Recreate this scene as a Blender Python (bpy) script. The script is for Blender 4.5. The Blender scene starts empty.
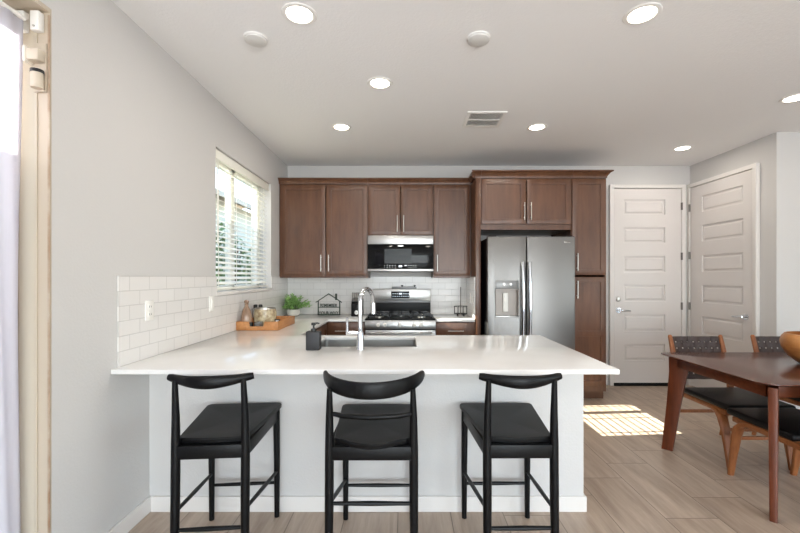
import bpy, bmesh, math, random
from mathutils import Vector, Matrix
random.seed(7)
S = bpy.context.scene
COL = S.collection
PI = math.pi

# ---------------------------------------------------------------- camera
F = 400.0                      # focal length in pixels of the 800x533 frame
EYE = 1.34
cd = bpy.data.cameras.new('camera'); cam = bpy.data.objects.new('camera', cd); COL.objects.link(cam)
cd.sensor_width = 36; cd.lens = 36*F/800; cd.sensor_fit = 'HORIZONTAL'
cd.shift_x = -6.0/800; cd.shift_y = 10.5/800
cd.clip_start = 0.05
cam.location = (0, 0, EYE); cam.rotation_euler = (PI/2, 0, 0)
S.camera = cam

# ---------------------------------------------------------------- world, sun, exposure
w = bpy.data.worlds.new('world'); S.world = w; w.use_nodes = True
nt = w.node_tree; bg = nt.nodes['Background']
sky = nt.nodes.new('ShaderNodeTexSky'); sky.sky_type = 'NISHITA'; sky.sun_disc = False
sky.sun_elevation = math.radians(30); sky.sun_rotation = math.radians(-90); sky.dust_density = 2.0
nt.links.new(sky.outputs[0], bg.inputs[0]); bg.inputs[1].default_value = 0.8

sd = Vector((1, 0.07, -0.57)).normalized()
sl = bpy.data.lights.new('sun', 'SUN'); sl.energy = 30.0; sl.angle = math.radians(0.12); sl.color = (1, .95, .86)
so = bpy.data.objects.new('sun', sl); COL.objects.link(so)
so.rotation_euler = sd.to_track_quat('-Z', 'Y').to_euler(); so.location = (-8, 2, 8)

def area(name, loc, direction, sx, sy, power, color=(1, 1, 1)):
    l = bpy.data.lights.new(name, 'AREA'); l.shape = 'RECTANGLE'; l.size = sx; l.size_y = sy
    l.energy = power; l.color = color
    o = bpy.data.objects.new(name, l); COL.objects.link(o); o.location = loc
    o.rotation_euler = Vector(direction).to_track_quat('-Z', 'Z').to_euler()
    return o
YR_, XE_ = -4.0, 5.3
# area lamps as daylight at rear windows and patio door, plus an added side fill
area('daylight_rear_window', (1.2, YR_-.05, 1.25), (0, 1, 0), 4.6, 2.3, 225, (.87, .94, 1))
area('daylight_patio_door', (-1.62, 0.4, 1.25), (1, 0, 0), 2.2, 2.3, 8, (.92, .96, 1))
area('side_fill_lamp', (XE_+.05, -.9, 1.45), (-1, 0, 0), 2.4, 1.7, 55, (.87, .94, 1))  # added fill lamp, set in an unseen window opening cut for it
CAN_POWER = 3.5

S.view_settings.view_transform = 'Standard'; S.view_settings.look = 'None'
S.view_settings.exposure = 0.38; S.view_settings.gamma = 1.0; S.view_settings.use_curve_mapping = False
S.cycles.max_bounces = 10; S.cycles.diffuse_bounces = 6; S.cycles.glossy_bounces = 5
S.cycles.sample_clamp_indirect = 6.0; S.cycles.blur_glossy = 0.5
S.cycles.caustics_reflective = False; S.cycles.caustics_refractive = False

# ---------------------------------------------------------------- materials
def lin(c):
    return tuple(((v/255)/12.92 if v/255 <= .04045 else ((v/255+.055)/1.055)**2.4) for v in c) + (1,)
def mat(name, rgb, rough=.5, metal=0, spec=.5, emit=None, estr=0, bump=None, trans=0, alpha=1, var=None, sub=None, coat=0):
    m = bpy.data.materials.new(name); m.use_nodes = True
    t = m.node_tree; b = t.nodes['Principled BSDF']
    b.inputs['Base Color'].default_value = lin(rgb); b.inputs['Roughness'].default_value = rough
    b.inputs['Metallic'].default_value = metal; b.inputs['Specular IOR Level'].default_value = spec
    b.inputs['Transmission Weight'].default_value = trans; b.inputs['Alpha'].default_value = alpha
    b.inputs['Coat Weight'].default_value = coat
    if emit: b.inputs['Emission Color'].default_value = lin(emit); b.inputs['Emission Strength'].default_value = estr
    if bump or var:
        tc = t.nodes.new('ShaderNodeTexCoord'); mp = t.nodes.new('ShaderNodeMapping')
        t.links.new(tc.outputs['Object'], mp.inputs[0])
        n = t.nodes.new('ShaderNodeTexNoise'); n.inputs['Detail'].default_value = 6
        t.links.new(mp.outputs[0], n.inputs[0])
        if bump:
            sc, st, vec = bump
            mp.inputs['Scale'].default_value = vec; n.inputs['Scale'].default_value = sc
            bp = t.nodes.new('ShaderNodeBump'); bp.inputs['Strength'].default_value = st; bp.inputs['Distance'].default_value = .01
            t.links.new(n.outputs[0], bp.inputs['Height']); t.links.new(bp.outputs[0], b.inputs['Normal'])
        if var:
            rgb2, sc, vec = var
            mp2 = t.nodes.new('ShaderNodeMapping'); t.links.new(tc.outputs['Object'], mp2.inputs[0]); mp2.inputs['Scale'].default_value = vec
            n2 = t.nodes.new('ShaderNodeTexNoise'); n2.inputs['Detail'].default_value = 8; n2.inputs['Scale'].default_value = sc
            n2.inputs['Roughness'].default_value = .6
            t.links.new(mp2.outputs[0], n2.inputs[0])
            r = t.nodes.new('ShaderNodeValToRGB'); r.color_ramp.elements[0].position = .3; r.color_ramp.elements[1].position = .72
            r.color_ramp.elements[0].color = lin(rgb); r.color_ramp.elements[1].color = lin(rgb2)
            t.links.new(n2.outputs[0], r.inputs[0]); t.links.new(r.outputs[0], b.inputs['Base Color'])
    return m
V1 = (1, 1, 1)
M = {}
M['wall'] = mat('wall_paint', (202, 200, 198), .75, bump=(90, .12, V1), spec=.3)
M['ceiling'] = mat('ceiling_paint', (238, 238, 238), .9, bump=(70, .2, V1), spec=.2)
M['trim'] = mat('trim_paint', (220, 216, 212), .4)
M['door'] = mat('door_paint', (211, 206, 203), .35)
M['quartz'] = mat('white_quartz', (225, 223, 220), .13, var=((233, 232, 230), 3, V1))
M['cab'] = mat('stained_maple', (78, 49, 33), .34, var=((106, 71, 50), 5, (3, 3, .5)))
M['cab_in'] = mat('cabinet_inside', (110, 85, 65), .6)
M['steel'] = mat('brushed_steel', (178, 177, 175), .30, 1.0, bump=(40, .04, (.15, 1, 30)))
M['steel_d'] = mat('fridge_steel', (124, 122, 120), .4, 1.0, bump=(30, .05, (1, 1, 25)))
M['chrome'] = mat('chrome', (215, 218, 222), .08, 1.0)
M['nickel'] = mat('satin_nickel', (190, 186, 180), .28, 1.0)
M['dnickel'] = mat('dark_nickel', (120, 115, 110), .35, 1.0)
M['blackglass'] = mat('black_glass', (9, 9, 11), .1, spec=.2)
M['blackmatte'] = mat('black_enamel', (10, 10, 11), .45, spec=.25)
M['iron'] = mat('cast_iron', (26, 26, 28), .25, bump=(200, .1, V1))
M['stoolwood'] = mat('black_painted_wood', (6, 6, 7), .42, spec=.22, bump=(60, .06, (1, 1, .2)))
M['vinyl'] = mat('black_vinyl', (6, 6, 7), .42, spec=.22, bump=(300, .1, V1))
M['leather'] = mat('black_leather', (9, 9, 10), .4, spec=.3, bump=(250, .15, V1))
M['strap'] = mat('dark_brown_leather_strap', (60, 45, 41), .5, bump=(150, .15, V1))
M['walnut'] = mat('walnut', (106, 52, 26), .33, var=((76, 36, 17), 4, (1.2, 9, 9)))
M['walnut_top'] = mat('walnut_top', (92, 52, 38), .22, var=((70, 38, 28), 4, (.8, 10, 10)))
M['walnut_v'] = mat('walnut_leg', (102, 48, 22), .35, var=((74, 33, 14), 4, (9, 9, 1.0)))
M['chairwood'] = mat('oiled_teak', (158, 98, 56), .4, var=((124, 72, 38), 5, (9, 9, 1.5)))
M['plastic'] = mat('white_plastic', (235, 233, 228), .4)
M['plastic_d'] = mat('dark_slot', (40, 40, 40), .6)
M['blind'] = mat('white_blind', (240, 238, 228), .45)
M['vinylframe'] = mat('white_vinyl_frame', (235, 233, 226), .4)
M['beige'] = mat('beige_door_frame', (188, 175, 157), .45)
M['rust'] = mat('weathered_strip', (150, 120, 95), .7, var=((190, 178, 160), 8, V1))
M['lens'] = mat('lamp_diffuser', (255, 250, 240), .5, emit=(255, 244, 225), estr=9.0)
M['canrim'] = mat('light_trim_white', (236, 235, 232), .5)
M['ventdark'] = mat('vent_cavity', (34, 34, 34), .8)
M['knob'] = mat('knob_metal', (235, 233, 229), .3, .1)
M['latch'] = mat('latch_beige', (190, 178, 160), .5)
M['disc'] = mat('cover_disc', (214, 213, 210), .6)
M['pot'] = mat('white_ceramic', (225, 222, 214), .5)
M['soil'] = mat('soil', (60, 45, 35), .9)
M['leaf'] = mat('leaf_green', (104, 156, 72), .5, var=((170, 205, 130), 30, V1))
M['stem'] = mat('stem_green', (80, 110, 50), .6)
M['greenmetal'] = mat('dark_green_metal', (34, 50, 38), .5)
M['soap'] = mat('charcoal_matte', (40, 40, 43), .55)
M['traywood'] = mat('honey_wood', (196, 138, 84), .45, var=((168, 110, 62), 5, (8, 1, 8)))
M['amber'] = mat('brown_glass', (120, 92, 74), .12, var=((176, 150, 128), 12, (1, 1, .5)))
M['mottled'] = mat('mottled_shell', (110, 82, 52), .25, var=((226, 212, 176), 22, V1))
M['jarglass'] = mat('clear_glass', (235, 238, 238), .05, trans=.9)
M['cream'] = mat('cream_wax', (225, 218, 205), .6)
M['black'] = mat('black_satin', (18, 18, 18), .4)
M['bowlwood'] = mat('olive_wood', (128, 70, 32), .35, var=((214, 152, 90), 3.5, (1, 1, 2.6)))
M['display'] = mat('display_black', (12, 14, 16), .2, spec=.2)
M['glow'] = mat('display_digits', (220, 230, 240), .4, emit=(210, 230, 245), estr=.8)
M['greyplastic'] = mat('dispenser_grey', (128, 128, 128), .35, .3)
M['cavity'] = mat('dispenser_cavity', (150, 142, 136), .4, .2)
M['stucco'] = mat('neighbour_stucco', (214, 210, 198), .9, bump=(60, .4, V1))
M['roof'] = mat('roof_tile', (196, 186, 174), .8)
M['gravel'] = mat('gravel_ground', (170, 155, 135), .95, var=((140, 126, 108), 40, V1))
M['shrub'] = mat('shrub_leaf', (82, 112, 66), .6, var=((130, 156, 98), 6, V1))
M['bark'] = mat('bark', (90, 72, 58), .9)
def glass_mat():
    m = bpy.data.materials.new('window_glass'); m.use_nodes = True; t = m.node_tree
    for n in list(t.nodes):
        if n.type == 'BSDF_PRINCIPLED': t.nodes.remove(n)
    o = t.nodes['Material Output']; mx = t.nodes.new('ShaderNodeMixShader'); tr = t.nodes.new('ShaderNodeBsdfTransparent')
    gl = t.nodes.new('ShaderNodeBsdfGlossy'); gl.inputs['Roughness'].default_value = .02
    mx.inputs[0].default_value = .05
    tr.inputs[0].default_value = (.93, .96, .95, 1)
    t.links.new(tr.outputs[0], mx.inputs[1]); t.links.new(gl.outputs[0], mx.inputs[2])
    t.links.new(mx.outputs[0], o.inputs[0]); return m
M['glass'] = glass_mat()
def sheer_mat():
    m = bpy.data.materials.new('sheer_fabric'); m.use_nodes = True; t = m.node_tree
    for n in list(t.nodes):
        if n.type == 'BSDF_PRINCIPLED': t.nodes.remove(n)
    o = t.nodes['Material Output']
    d = t.nodes.new('ShaderNodeBsdfDiffuse'); d.inputs[0].default_value = lin((228, 226, 232))
    tl = t.nodes.new('ShaderNodeBsdfTranslucent'); tl.inputs[0].default_value = lin((232, 230, 238))
    mx = t.nodes.new('ShaderNodeMixShader'); mx.inputs[0].default_value = .45
    t.links.new(d.outputs[0], mx.inputs[1]); t.links.new(tl.outputs[0], mx.inputs[2]); t.links.new(mx.outputs[0], o.inputs[0])
    tc = t.nodes.new('ShaderNodeTexCoord'); n = t.nodes.new('ShaderNodeTexNoise'); n.inputs['Scale'].default_value = 18
    bp = t.nodes.new('ShaderNodeBump'); bp.inputs['Strength'].default_value = .25; bp.inputs['Distance'].default_value = .02
    t.links.new(tc.outputs['Object'], n.inputs[0]); t.links.new(n.outputs[0], bp.inputs['Height'])
    t.links.new(bp.outputs[0], d.inputs['Normal'])
    return m
M['sheer'] = sheer_mat()

def math_node(t, op, a, b=None):
    n = t.nodes.new('ShaderNodeMath'); n.operation = op
    for i, v in enumerate((a, b)):
        if v is None: continue
        if isinstance(v, (int, float)): n.inputs[i].default_value = v
        else: t.links.new(v, n.inputs[i])
    return n.outputs[0]
def tile_mat(name, u_axis, v_axis, tw, th, u0, v0, shift, grout_w, base, base2, grout, rough, streak=None, row_is_u=False, bump=.5, per_tile=.5):
    """Running-bond tiles in object space. Rows run along u; each row v is shifted by 'shift' of a tile."""
    m = bpy.data.materials.new(name); m.use_nodes = True; t = m.node_tree; b = t.nodes['Principled BSDF']
    tc = t.nodes.new('ShaderNodeTexCoord'); sp = t.nodes.new('ShaderNodeSeparateXYZ'); t.links.new(tc.outputs['Object'], sp.inputs[0])
    U = math_node(t, 'SUBTRACT', sp.outputs[u_axis], u0); Vv = math_node(t, 'SUBTRACT', sp.outputs[v_axis], v0)
    row = math_node(t, 'FLOOR', math_node(t, 'DIVIDE', Vv, th))
    off = math_node(t, 'MULTIPLY', row, shift*tw)
    uu = math_node(t, 'DIVIDE', math_node(t, 'SUBTRACT', U, off), tw)
    vv = math_node(t, 'DIVIDE', Vv, th)
    fu = math_node(t, 'FRACT', uu); fv = math_node(t, 'FRACT', vv)
    du = math_node(t, 'MULTIPLY', math_node(t, 'MINIMUM', fu, math_node(t, 'SUBTRACT', 1, fu)), tw)
    dv = math_node(t, 'MULTIPLY', math_node(t, 'MINIMUM', fv, math_node(t, 'SUBTRACT', 1, fv)), th)
    d = math_node(t, 'MINIMUM', du, dv)
    g = t.nodes.new('ShaderNodeMapRange'); g.inputs[1].default_value = grout_w*.5; g.inputs[2].default_value = grout_w*.5+.0012
    t.links.new(d, g.inputs[0])
    cx = t.nodes.new('ShaderNodeCombineXYZ'); t.links.new(math_node(t, 'FLOOR', uu), cx.inputs[0]); t.links.new(row, cx.inputs[1])
    wn = t.nodes.new('ShaderNodeTexWhiteNoise'); wn.noise_dimensions = '3D'; t.links.new(cx.outputs[0], wn.inputs[0])
    fac = wn.outputs['Value']
    if streak:
        ad = t.nodes.new('ShaderNodeVectorMath'); ad.operation = 'MULTIPLY_ADD'
        t.links.new(wn.outputs['Color'], ad.inputs[0]); ad.inputs[1].default_value = (7, 7, 7); 
        mp = t.nodes.new('ShaderNodeMapping'); mp.inputs['Scale'].default_value = streak; mp.inputs['Rotation'].default_value = (0, 0, .12)
        t.links.new(tc.outputs['Object'], mp.inputs[0]); t.links.new(mp.outputs[0], ad.inputs[2])
        n = t.nodes.new('ShaderNodeTexNoise'); n.inputs['Scale'].default_value = 2.2; n.inputs['Detail'].default_value = 9; n.inputs['Roughness'].default_value = .62
        n.inputs['Distortion'].default_value = .35
        t.links.new(ad.outputs[0], n.inputs[0])
        r = t.nodes.new('ShaderNodeMapRange'); r.inputs[1].default_value = .3; r.inputs[2].default_value = .72; t.links.new(n.outputs[0], r.inputs[0])
        fac = math_node(t, 'ADD', math_node(t, 'MULTIPLY', r.outputs[0], 1-per_tile*.4), math_node(t, 'MULTIPLY', fac, per_tile*.4))
    else:
        fac = math_node(t, 'MULTIPLY', fac, per_tile)
    c = t.nodes.new('ShaderNodeMix'); c.data_type = 'RGBA'; c.inputs[6].default_value = lin(base); c.inputs[7].default_value = lin(base2)
    t.links.new(fac, c.inputs[0])
    c2 = t.nodes.new('ShaderNodeMix'); c2.data_type = 'RGBA'; c2.inputs[6].default_value = lin(grout); t.links.new(c.outputs[2], c2.inputs[7])
    t.links.new(g.outputs[0], c2.inputs[0]); t.links.new(c2.outputs[2], b.inputs['Base Color'])
    b.inputs['Roughness'].default_value = rough
    bp = t.nodes.new('ShaderNodeBump'); bp.inputs['Strength'].default_value = bump; bp.inputs['Distance'].default_value = .002
    t.links.new(g.outputs[0], bp.inputs['Height']); t.links.new(bp.outputs[0], b.inputs['Normal'])
    return m
M['floor'] = tile_mat('wood_look_floor_tile', 1, 0, .656, .297, 2.667, 1.143, .32, .003,
                      (152, 132, 115), (198, 180, 162), (112, 98, 86), .34, streak=(9, .9, 1), bump=.4)
M['subway_left'] = tile_mat('subway_tile_side', 1, 2, .163, .0775, 2.035, .88, .5, .0022, (220, 217, 214), (228, 225, 222), (196, 193, 190), .16)
M['subway_back'] = tile_mat('subway_tile_rear', 0, 2, .163, .0775, -1.47, .88, .5, .0022, (220, 217, 214), (228, 225, 222), (196, 193, 190), .16)

# ---------------------------------------------------------------- mesh helpers
class B:
    def __init__(s): s.bm = bmesh.new()
    def _add(s, o):
        me = bpy.data.meshes.new('tmp'); o.to_mesh(me); o.free(); s.bm.from_mesh(me); bpy.data.meshes.remove(me)
        return s
    def box(s, x0, x1, y0, y1, z0, z1, bev=0, seg=2, mx=None):
        o = bmesh.new(); bmesh.ops.create_cube(o, size=1)
        for v in o.verts:
            v.co = Vector(((x0+x1)/2+v.co.x*(x1-x0), (y0+y1)/2+v.co.y*(y1-y0), (z0+z1)/2+v.co.z*(z1-z0)))
        if bev:
            bev = min(bev, .49*min(abs(x1-x0), abs(y1-y0), abs(z1-z0)))
            bmesh.ops.bevel(o, geom=o.edges[:], offset=bev, segments=seg, profile=.5, affect='EDGES')
        if mx: o.transform(mx)
        return s._add(o)
    def ring(s, rings, cap=True, closed=False):
        o = bmesh.new(); vs = [[o.verts.new(p) for p in r] for r in rings]; n = len(rings[0])
        prs = list(zip(vs, vs[1:]))+([(vs[-1], vs[0])] if closed else [])
        for a, b in prs:
            for i in range(n):
                j = (i+1) % n
                try: o.faces.new((a[i], a[j], b[j], b[i]))
                except ValueError: pass
        if cap and not closed:
            o.faces.new(vs[0][::-1]); o.faces.new(vs[-1])
        bmesh.ops.recalc_face_normals(o, faces=o.faces[:])
        return s._add(o)
    def tube(s, pts, r, n=10, sq=1.0, up=None, cap=True, closed=False):
        """sweep; r number or list of radii or (ru, rv) pairs"""
        pts = [Vector(p) for p in pts]; N = len(pts)
        rs = r if isinstance(r, (list,)) else [r]*N
        rings = []; prev = None
        for i, p in enumerate(pts):
            if closed: d = pts[(i+1) % N]-pts[i-1]
            else: d = (pts[min(i+1, N-1)]-pts[max(i-1, 0)])
            d.normalize()
            if up is not None:
                u = d.cross(Vector(up)).normalized(); v = u.cross(d).normalized()
            else:
                if prev is None:
                    a = Vector((0, 0, 1)) if abs(d.z) < .9 else Vector((1, 0, 0)); u = d.cross(a).normalized()
                else:
                    u = (prev-d*prev.dot(d)).normalized()
                v = d.cross(u); prev = u
            rr = rs[i]; ru, rv = rr if isinstance(rr, tuple) else (rr, rr)
            ring = []
            for k in range(n):
                a = 2*PI*k/n; ca, sa = math.cos(a), math.sin(a)
                if sq != 1.0:
                    ca = math.copysign(abs(ca)**sq, ca); sa = math.copysign(abs(sa)**sq, sa)
                ring.append(p+u*ru*ca+v*rv*sa)
            rings.append(ring)
        return s.ring(rings, cap, closed)
    def cyl(s, p0, p1, r0, r1=None, n=16):
        return s.tube([p0, p1], [r0, r0 if r1 is None else r1], n)
    def lathe(s, prof, c=(0, 0, 0), n=32, cap=True, mx=None):
        o = bmesh.new(); rings = []
        for (r, z) in prof:
            rings.append([o.verts.new((max(r, 1e-4)*math.cos(2*PI*k/n), max(r, 1e-4)*math.sin(2*PI*k/n), z)) for k in range(n)])
        for a, b in zip(rings, rings[1:]):
            for i in range(n):
                j = (i+1) % n; o.faces.new((a[i], a[j], b[j], b[i]))
        if cap: o.faces.new(rings[0][::-1]); o.faces.new(rings[-1])
        bmesh.ops.recalc_face_normals(o, faces=o.faces[:])
        if mx: o.transform(mx)
        bmesh.ops.translate(o, verts=o.verts[:], vec=c)
        return s._add(o)
    def poly(s, pts, ext, bev=0):
        """planar polygon (3D points) extruded along ext"""
        o = bmesh.new(); ext = Vector(ext)
        a = [o.verts.new(p) for p in pts]; b = [o.verts.new(Vector(p)+ext) for p in pts]; n = len(pts)
        o.faces.new(a[::-1]); o.faces.new(b)
        for i in range(n): o.faces.new((a[i], a[(i+1) % n], b[(i+1) % n], b[i]))
        bmesh.ops.recalc_face_normals(o, faces=o.faces[:])
        if bev:
            e = [e for e in o.edges if len(e.link_faces) == 2 and e.calc_face_angle(0) > .6]
            bmesh.ops.bevel(o, geom=e, offset=bev, segments=2, profile=.5, affect='EDGES')
        return s._add(o)
    def cells(s, us, vs, w0, w1, filled, fn, bev=0):
        """a slab in the u-v plane with holes, thickness w0..w1; fn(u,v,w) -> point"""
        o = bmesh.new(); cache = {}
        def V(i, j, k):
            if (i, j, k) not in cache: cache[(i, j, k)] = o.verts.new(fn(us[i], vs[j], (w0, w1)[k]))
            return cache[(i, j, k)]
        nu, nv = len(us)-1, len(vs)-1
        F_ = lambda i, j: 0 <= i < nu and 0 <= j < nv and filled((us[i]+us[i+1])/2, (vs[j]+vs[j+1])/2)
        for i in range(nu):
            for j in range(nv):
                if not F_(i, j): continue
                for k in (0, 1): o.faces.new((V(i, j, k), V(i+1, j, k), V(i+1, j+1, k), V(i, j+1, k)))
                for (di, dj, a, b) in ((-1, 0, (i, j), (i, j+1)), (1, 0, (i+1, j), (i+1, j+1)), (0, -1, (i, j), (i+1, j)), (0, 1, (i, j+1), (i+1, j+1))):
                    if not F_(i+di, j+dj): o.faces.new((V(*a, 0), V(*b, 0), V(*b, 1), V(*a, 1)))
        bmesh.ops.recalc_face_normals(o, faces=o.faces[:])
        if bev:
            e = [e for e in o.edges if len(e.link_faces) == 2 and e.calc_face_angle(0) > .6]
            bmesh.ops.bevel(o, geom=e, offset=bev, segments=2, profile=.5, affect='EDGES')
        return s._add(o)
    def text(s, body, size, mx, ext=.002):
        c = bpy.data.curves.new('t', 'FONT'); c.body = body; c.size = size; c.extrude = ext; c.align_x = 'CENTER'; c.offset = size*.02
        o = bpy.data.objects.new('t', c); me = bpy.data.meshes.new_from_object(o)
        me.transform(mx); s.bm.from_mesh(me); bpy.data.meshes.remove(me); bpy.data.objects.remove(o); bpy.data.curves.remove(c)
        return s
def link_mesh(name, b, m, parent=None, smooth=True, off=None):
    bm = b.bm
    if off is not None: bmesh.ops.translate(bm, verts=bm.verts[:], vec=-Vector(off))
    me = bpy.data.meshes.new(name); bm.to_mesh(me); bm.free(); me.materials.append(M[m] if isinstance(m, str) else m)
    if smooth:
        me.polygons.foreach_set('use_smooth', [True]*len(me.polygons)); me.set_sharp_from_angle(angle=math.radians(32))
    o = bpy.data.objects.new(name, me); COL.objects.link(o)
    if parent: o.parent = parent
    return o
def tags(o, label=None, cat=None, group=None, kind=None):
    if label: o['label'] = label
    if cat: o['category'] = cat
    if group: o['group'] = group
    if kind: o['kind'] = kind
    return o
class Thing:
    def __init__(s, name, label, cat, loc=(0, 0, 0), rz=0, group=None, world=True, kind=None):
        s.r = bpy.data.objects.new(name, None); s.r.empty_display_size = .1; COL.objects.link(s.r)
        s.r.location = loc; s.r.rotation_euler = (0, 0, rz); s.off = Vector(loc) if world else None
        tags(s.r, label, cat, group, kind)
    def part(s, name, b, m, parent=None, label=None, smooth=True):
        o = link_mesh(name, b, m, parent or s.r, smooth, s.off)
        if label: o['label'] = label
        return o
def single(name, b, m, label, cat, group=None, off=None, smooth=True):
    """a thing that is one mesh; off = its base point (the object's origin)"""
    o = link_mesh(name, b, m, None, smooth, off)
    if off is not None: o.location = off
    return tags(o, label, cat, group)
def struct(name, b, m, label=None, smooth=False):
    return tags(link_mesh(name, b, m, None, smooth), label, None, None, 'structure')
def copy_tree(o, parent=None):
    kids = list(o.children)
    c = o.copy(); COL.objects.link(c)
    if parent: c.parent = parent
    for k in kids: copy_tree(k, c)
    return c
def relabel(o, label): o['label'] = label; return o
RX = lambda a: Matrix.Rotation(a, 4, 'X')
RY = lambda a: Matrix.Rotation(a, 4, 'Y')
RZ = lambda a: Matrix.Rotation(a, 4, 'Z')
T = lambda *v: Matrix.Translation(v)

# ================================================================ STRUCTURE
XL, YB, XR, YD, XE, YR, ZC = -1.47, 4.97, 3.53, 3.81, 5.3, -4.0, 2.72
WT = .2
struct('floor', B().box(XL-WT, XE+.15, YR-.15, YB+.15, -.1, 0), 'floor', 'greige wood-look plank tile floor')
struct('ceiling', B().box(XL-WT, XE+.15, YR-.15, YB+.15, ZC, ZC+.12), 'ceiling', 'flat white ceiling')
WY0, WY1, WZ0, WZ1 = 3.09, 4.355, 1.215, 2.35          # kitchen window opening
DY0, DY1, DZ1 = -.7, 1.66, 2.45                         # patio door opening
def left_filled(y, z):
    return not ((WY0 < y < WY1 and WZ0 < z < WZ1) or (DY0 < y < DY1 and z < DZ1))
struct('wall_left', B().cells([YR, DY0, DY1, WY0, WY1, YB], [0, WZ0, WZ1, DZ1, ZC], XL-WT, XL, left_filled, lambda u, v, w: (w, u, v)), 'wall', 'white wall with the kitchen window')
struct('wall_back', B().box(XL-WT, XR, YB, YB+.12, 0, ZC), 'wall', 'white wall behind the kitchen cabinets')
struct('wall_right', B().box(XR, XR+.1, YD, YB+.12, 0, ZC), 'wall', 'white wall with the second panelled door')
struct('wall_dining', B().box(XR+.1, XE, YD, YD+.12, 0, ZC), 'wall', 'white wall beyond the dining table')
struct('wall_far_right', B().cells([YR, -2.1, .3, YD+.12], [0, .6, 2.3, ZC], XE, XE+.12, lambda y, z: not (-2.1 < y < .3 and .6 < z < 2.3), lambda u, v, w: (w, u, v)), 'wall')
struct('wall_rear', B().cells([XL-WT, -1.1, 3.5, XE+.12], [0, .1, 2.4, ZC], YR-.12, YR, lambda x, z: not (-1.1 < x < 3.5 and .1 < z < 2.4), lambda u, v, w: (u, w, v)), 'wall')
struct('wall_peninsula', B().box(XL, 1.017, 2.292, 2.40, 0, .855), 'wall', 'low white wall under the breakfast counter')
def baseb(name, x0, x1, y0, y1):
    return struct(name, B().box(x0, x1, y0, y1, 0, .088, .004), 'trim')
baseb('baseboard_left', XL, XL+.014, DY1+.01, 2.292)
struct('baseboard_peninsula', B().box(XL+.014, 1.031, 2.278, 2.292, 0, .088, .004).box(1.017, 1.031, 2.292, 2.40, 0, .088, .004), 'trim')
baseb('baseboard_dining', XR+.1, XE, YD-.014, YD)
baseb('baseboard_back', 2.18, 2.50, YB-.014, YB)

# ---- kitchen window
wn = Thing('window_1', 'white framed window behind the horizontal blinds', None, (XL-.15, (WY0+WY1)/2, WZ0), kind='structure')
fr = B()
xo, xi = XL-.19, XL-.13
fr.box(xo, xi, WY0, WY0+.05, WZ0, WZ1, .004).box(xo, xi, WY1-.05, WY1, WZ0, WZ1, .004)
fr.box(xo, xi, WY0, WY1, WZ0, WZ0+.05, .004).box(xo, xi, WY0, WY1, WZ1-.05, WZ1, .004)
ym = (WY0+WY1)/2-.02
fr.box(xo, xi, ym-.035, ym+.035, WZ0, WZ1, .004)
wn.part('window_frame', fr, 'vinylframe')
wn.part('window_pane', B().box(XL-.165, XL-.160, WY0+.05, ym-.035, WZ0+.05, WZ1-.05), 'glass')
wn.part('window_pane', B().box(XL-.165, XL-.160, ym+.035, WY1-.05, WZ0+.05, WZ1-.05), 'glass')
wn.part('window_sill', B().box(XL-.13, XL+.018, WY0-.0, WY1+.0, WZ0-.02, WZ0+.004, .004), 'trim')

# ---- living area windows behind the camera; the side one is added for its lamp
def room_window(idx, label, loc, a0, a1, z0, z1, panes, fn):
    t = Thing('window_%d' % idx, label, None, loc, kind='structure')
    us = [a0, a0+.06]; holes = []
    step = (a1-a0)/panes
    for k in range(1, panes): us += [a0+k*step-.03, a0+k*step+.03]
    us += [a1-.06, a1]
    for k in range(panes): holes.append((us[1+2*k], us[2+2*k]))
    t.part('window_frame', B().cells(us, [z0, z0+.06, z1-.06, z1], 0, .05, lambda u, v: not (z0+.06 < v < z1-.06 and any(a < u < b for a, b in holes)), fn), 'vinylframe')
    for a, b in holes: t.part('window_pane', B().cells([a, b], [z0+.06, z1-.06], .02, .025, lambda u, v: True, fn), 'glass')
    return t
room_window(2, 'wide window at the rear of the living area', (1.2, YR-.09, .1), -1.1, 3.5, .1, 2.4, 4, lambda u, v, w: (u, YR-.12+w, v))
room_window(3, 'added window around the fill lamp in the unseen side wall', (XE+.09, -.9, .6), -2.1, .3, .6, 2.3, 2, lambda u, v, w: (XE+.12-w, u, v))

# ---- blinds
bl = Thing('window_blind', 'white horizontal slat blind in the kitchen window', 'blind', (XL-.055, (WY0+WY1)/2, WZ0+.02))
bx = XL-.06
sl_ = B(); z = WZ0+.075; TILT = math.radians(24)
while z < WZ1-.085:
    mx = T(bx, 0, z) @ RY(TILT)
    sl_.box(-.025, .025, WY0+.02, WY1-.02, -.0015, .0015, mx=mx)
    z += .0425
bl.part('slats', sl_, 'blind')
bl.part('headrail', B().box(bx-.028, bx+.028, WY0+.012, WY1-.012, WZ1-.045, WZ1-.003, .002), 'blind')
bl.part('valance', B().box(bx+.030, bx+.040, WY0+.006, WY1-.006, WZ1-.078, WZ1-.003, .003), 'blind')
bl.part('bottom_rail', B().box(bx-.026, bx+.026, WY0+.02, WY1-.02, WZ0+.02, WZ0+.038, .003), 'blind')
for yy in (WY0+.12, WY0+.46, WY0+.80, WY1-.12):
    bl.part('ladder_cord', B().box(bx+.025, bx+.0262, yy-.006, yy+.006, WZ0+.03, WZ1-.05).box(bx-.0262, bx-.025, yy-.006, yy+.006, WZ0+.03, WZ1-.05), 'blind')
bl.part('tilt_wand', B().cyl((bx+.045, WY0+.06, WZ1-.08), (bx+.045, WY0+.06, WZ1-.75), .004), 'blind')

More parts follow.
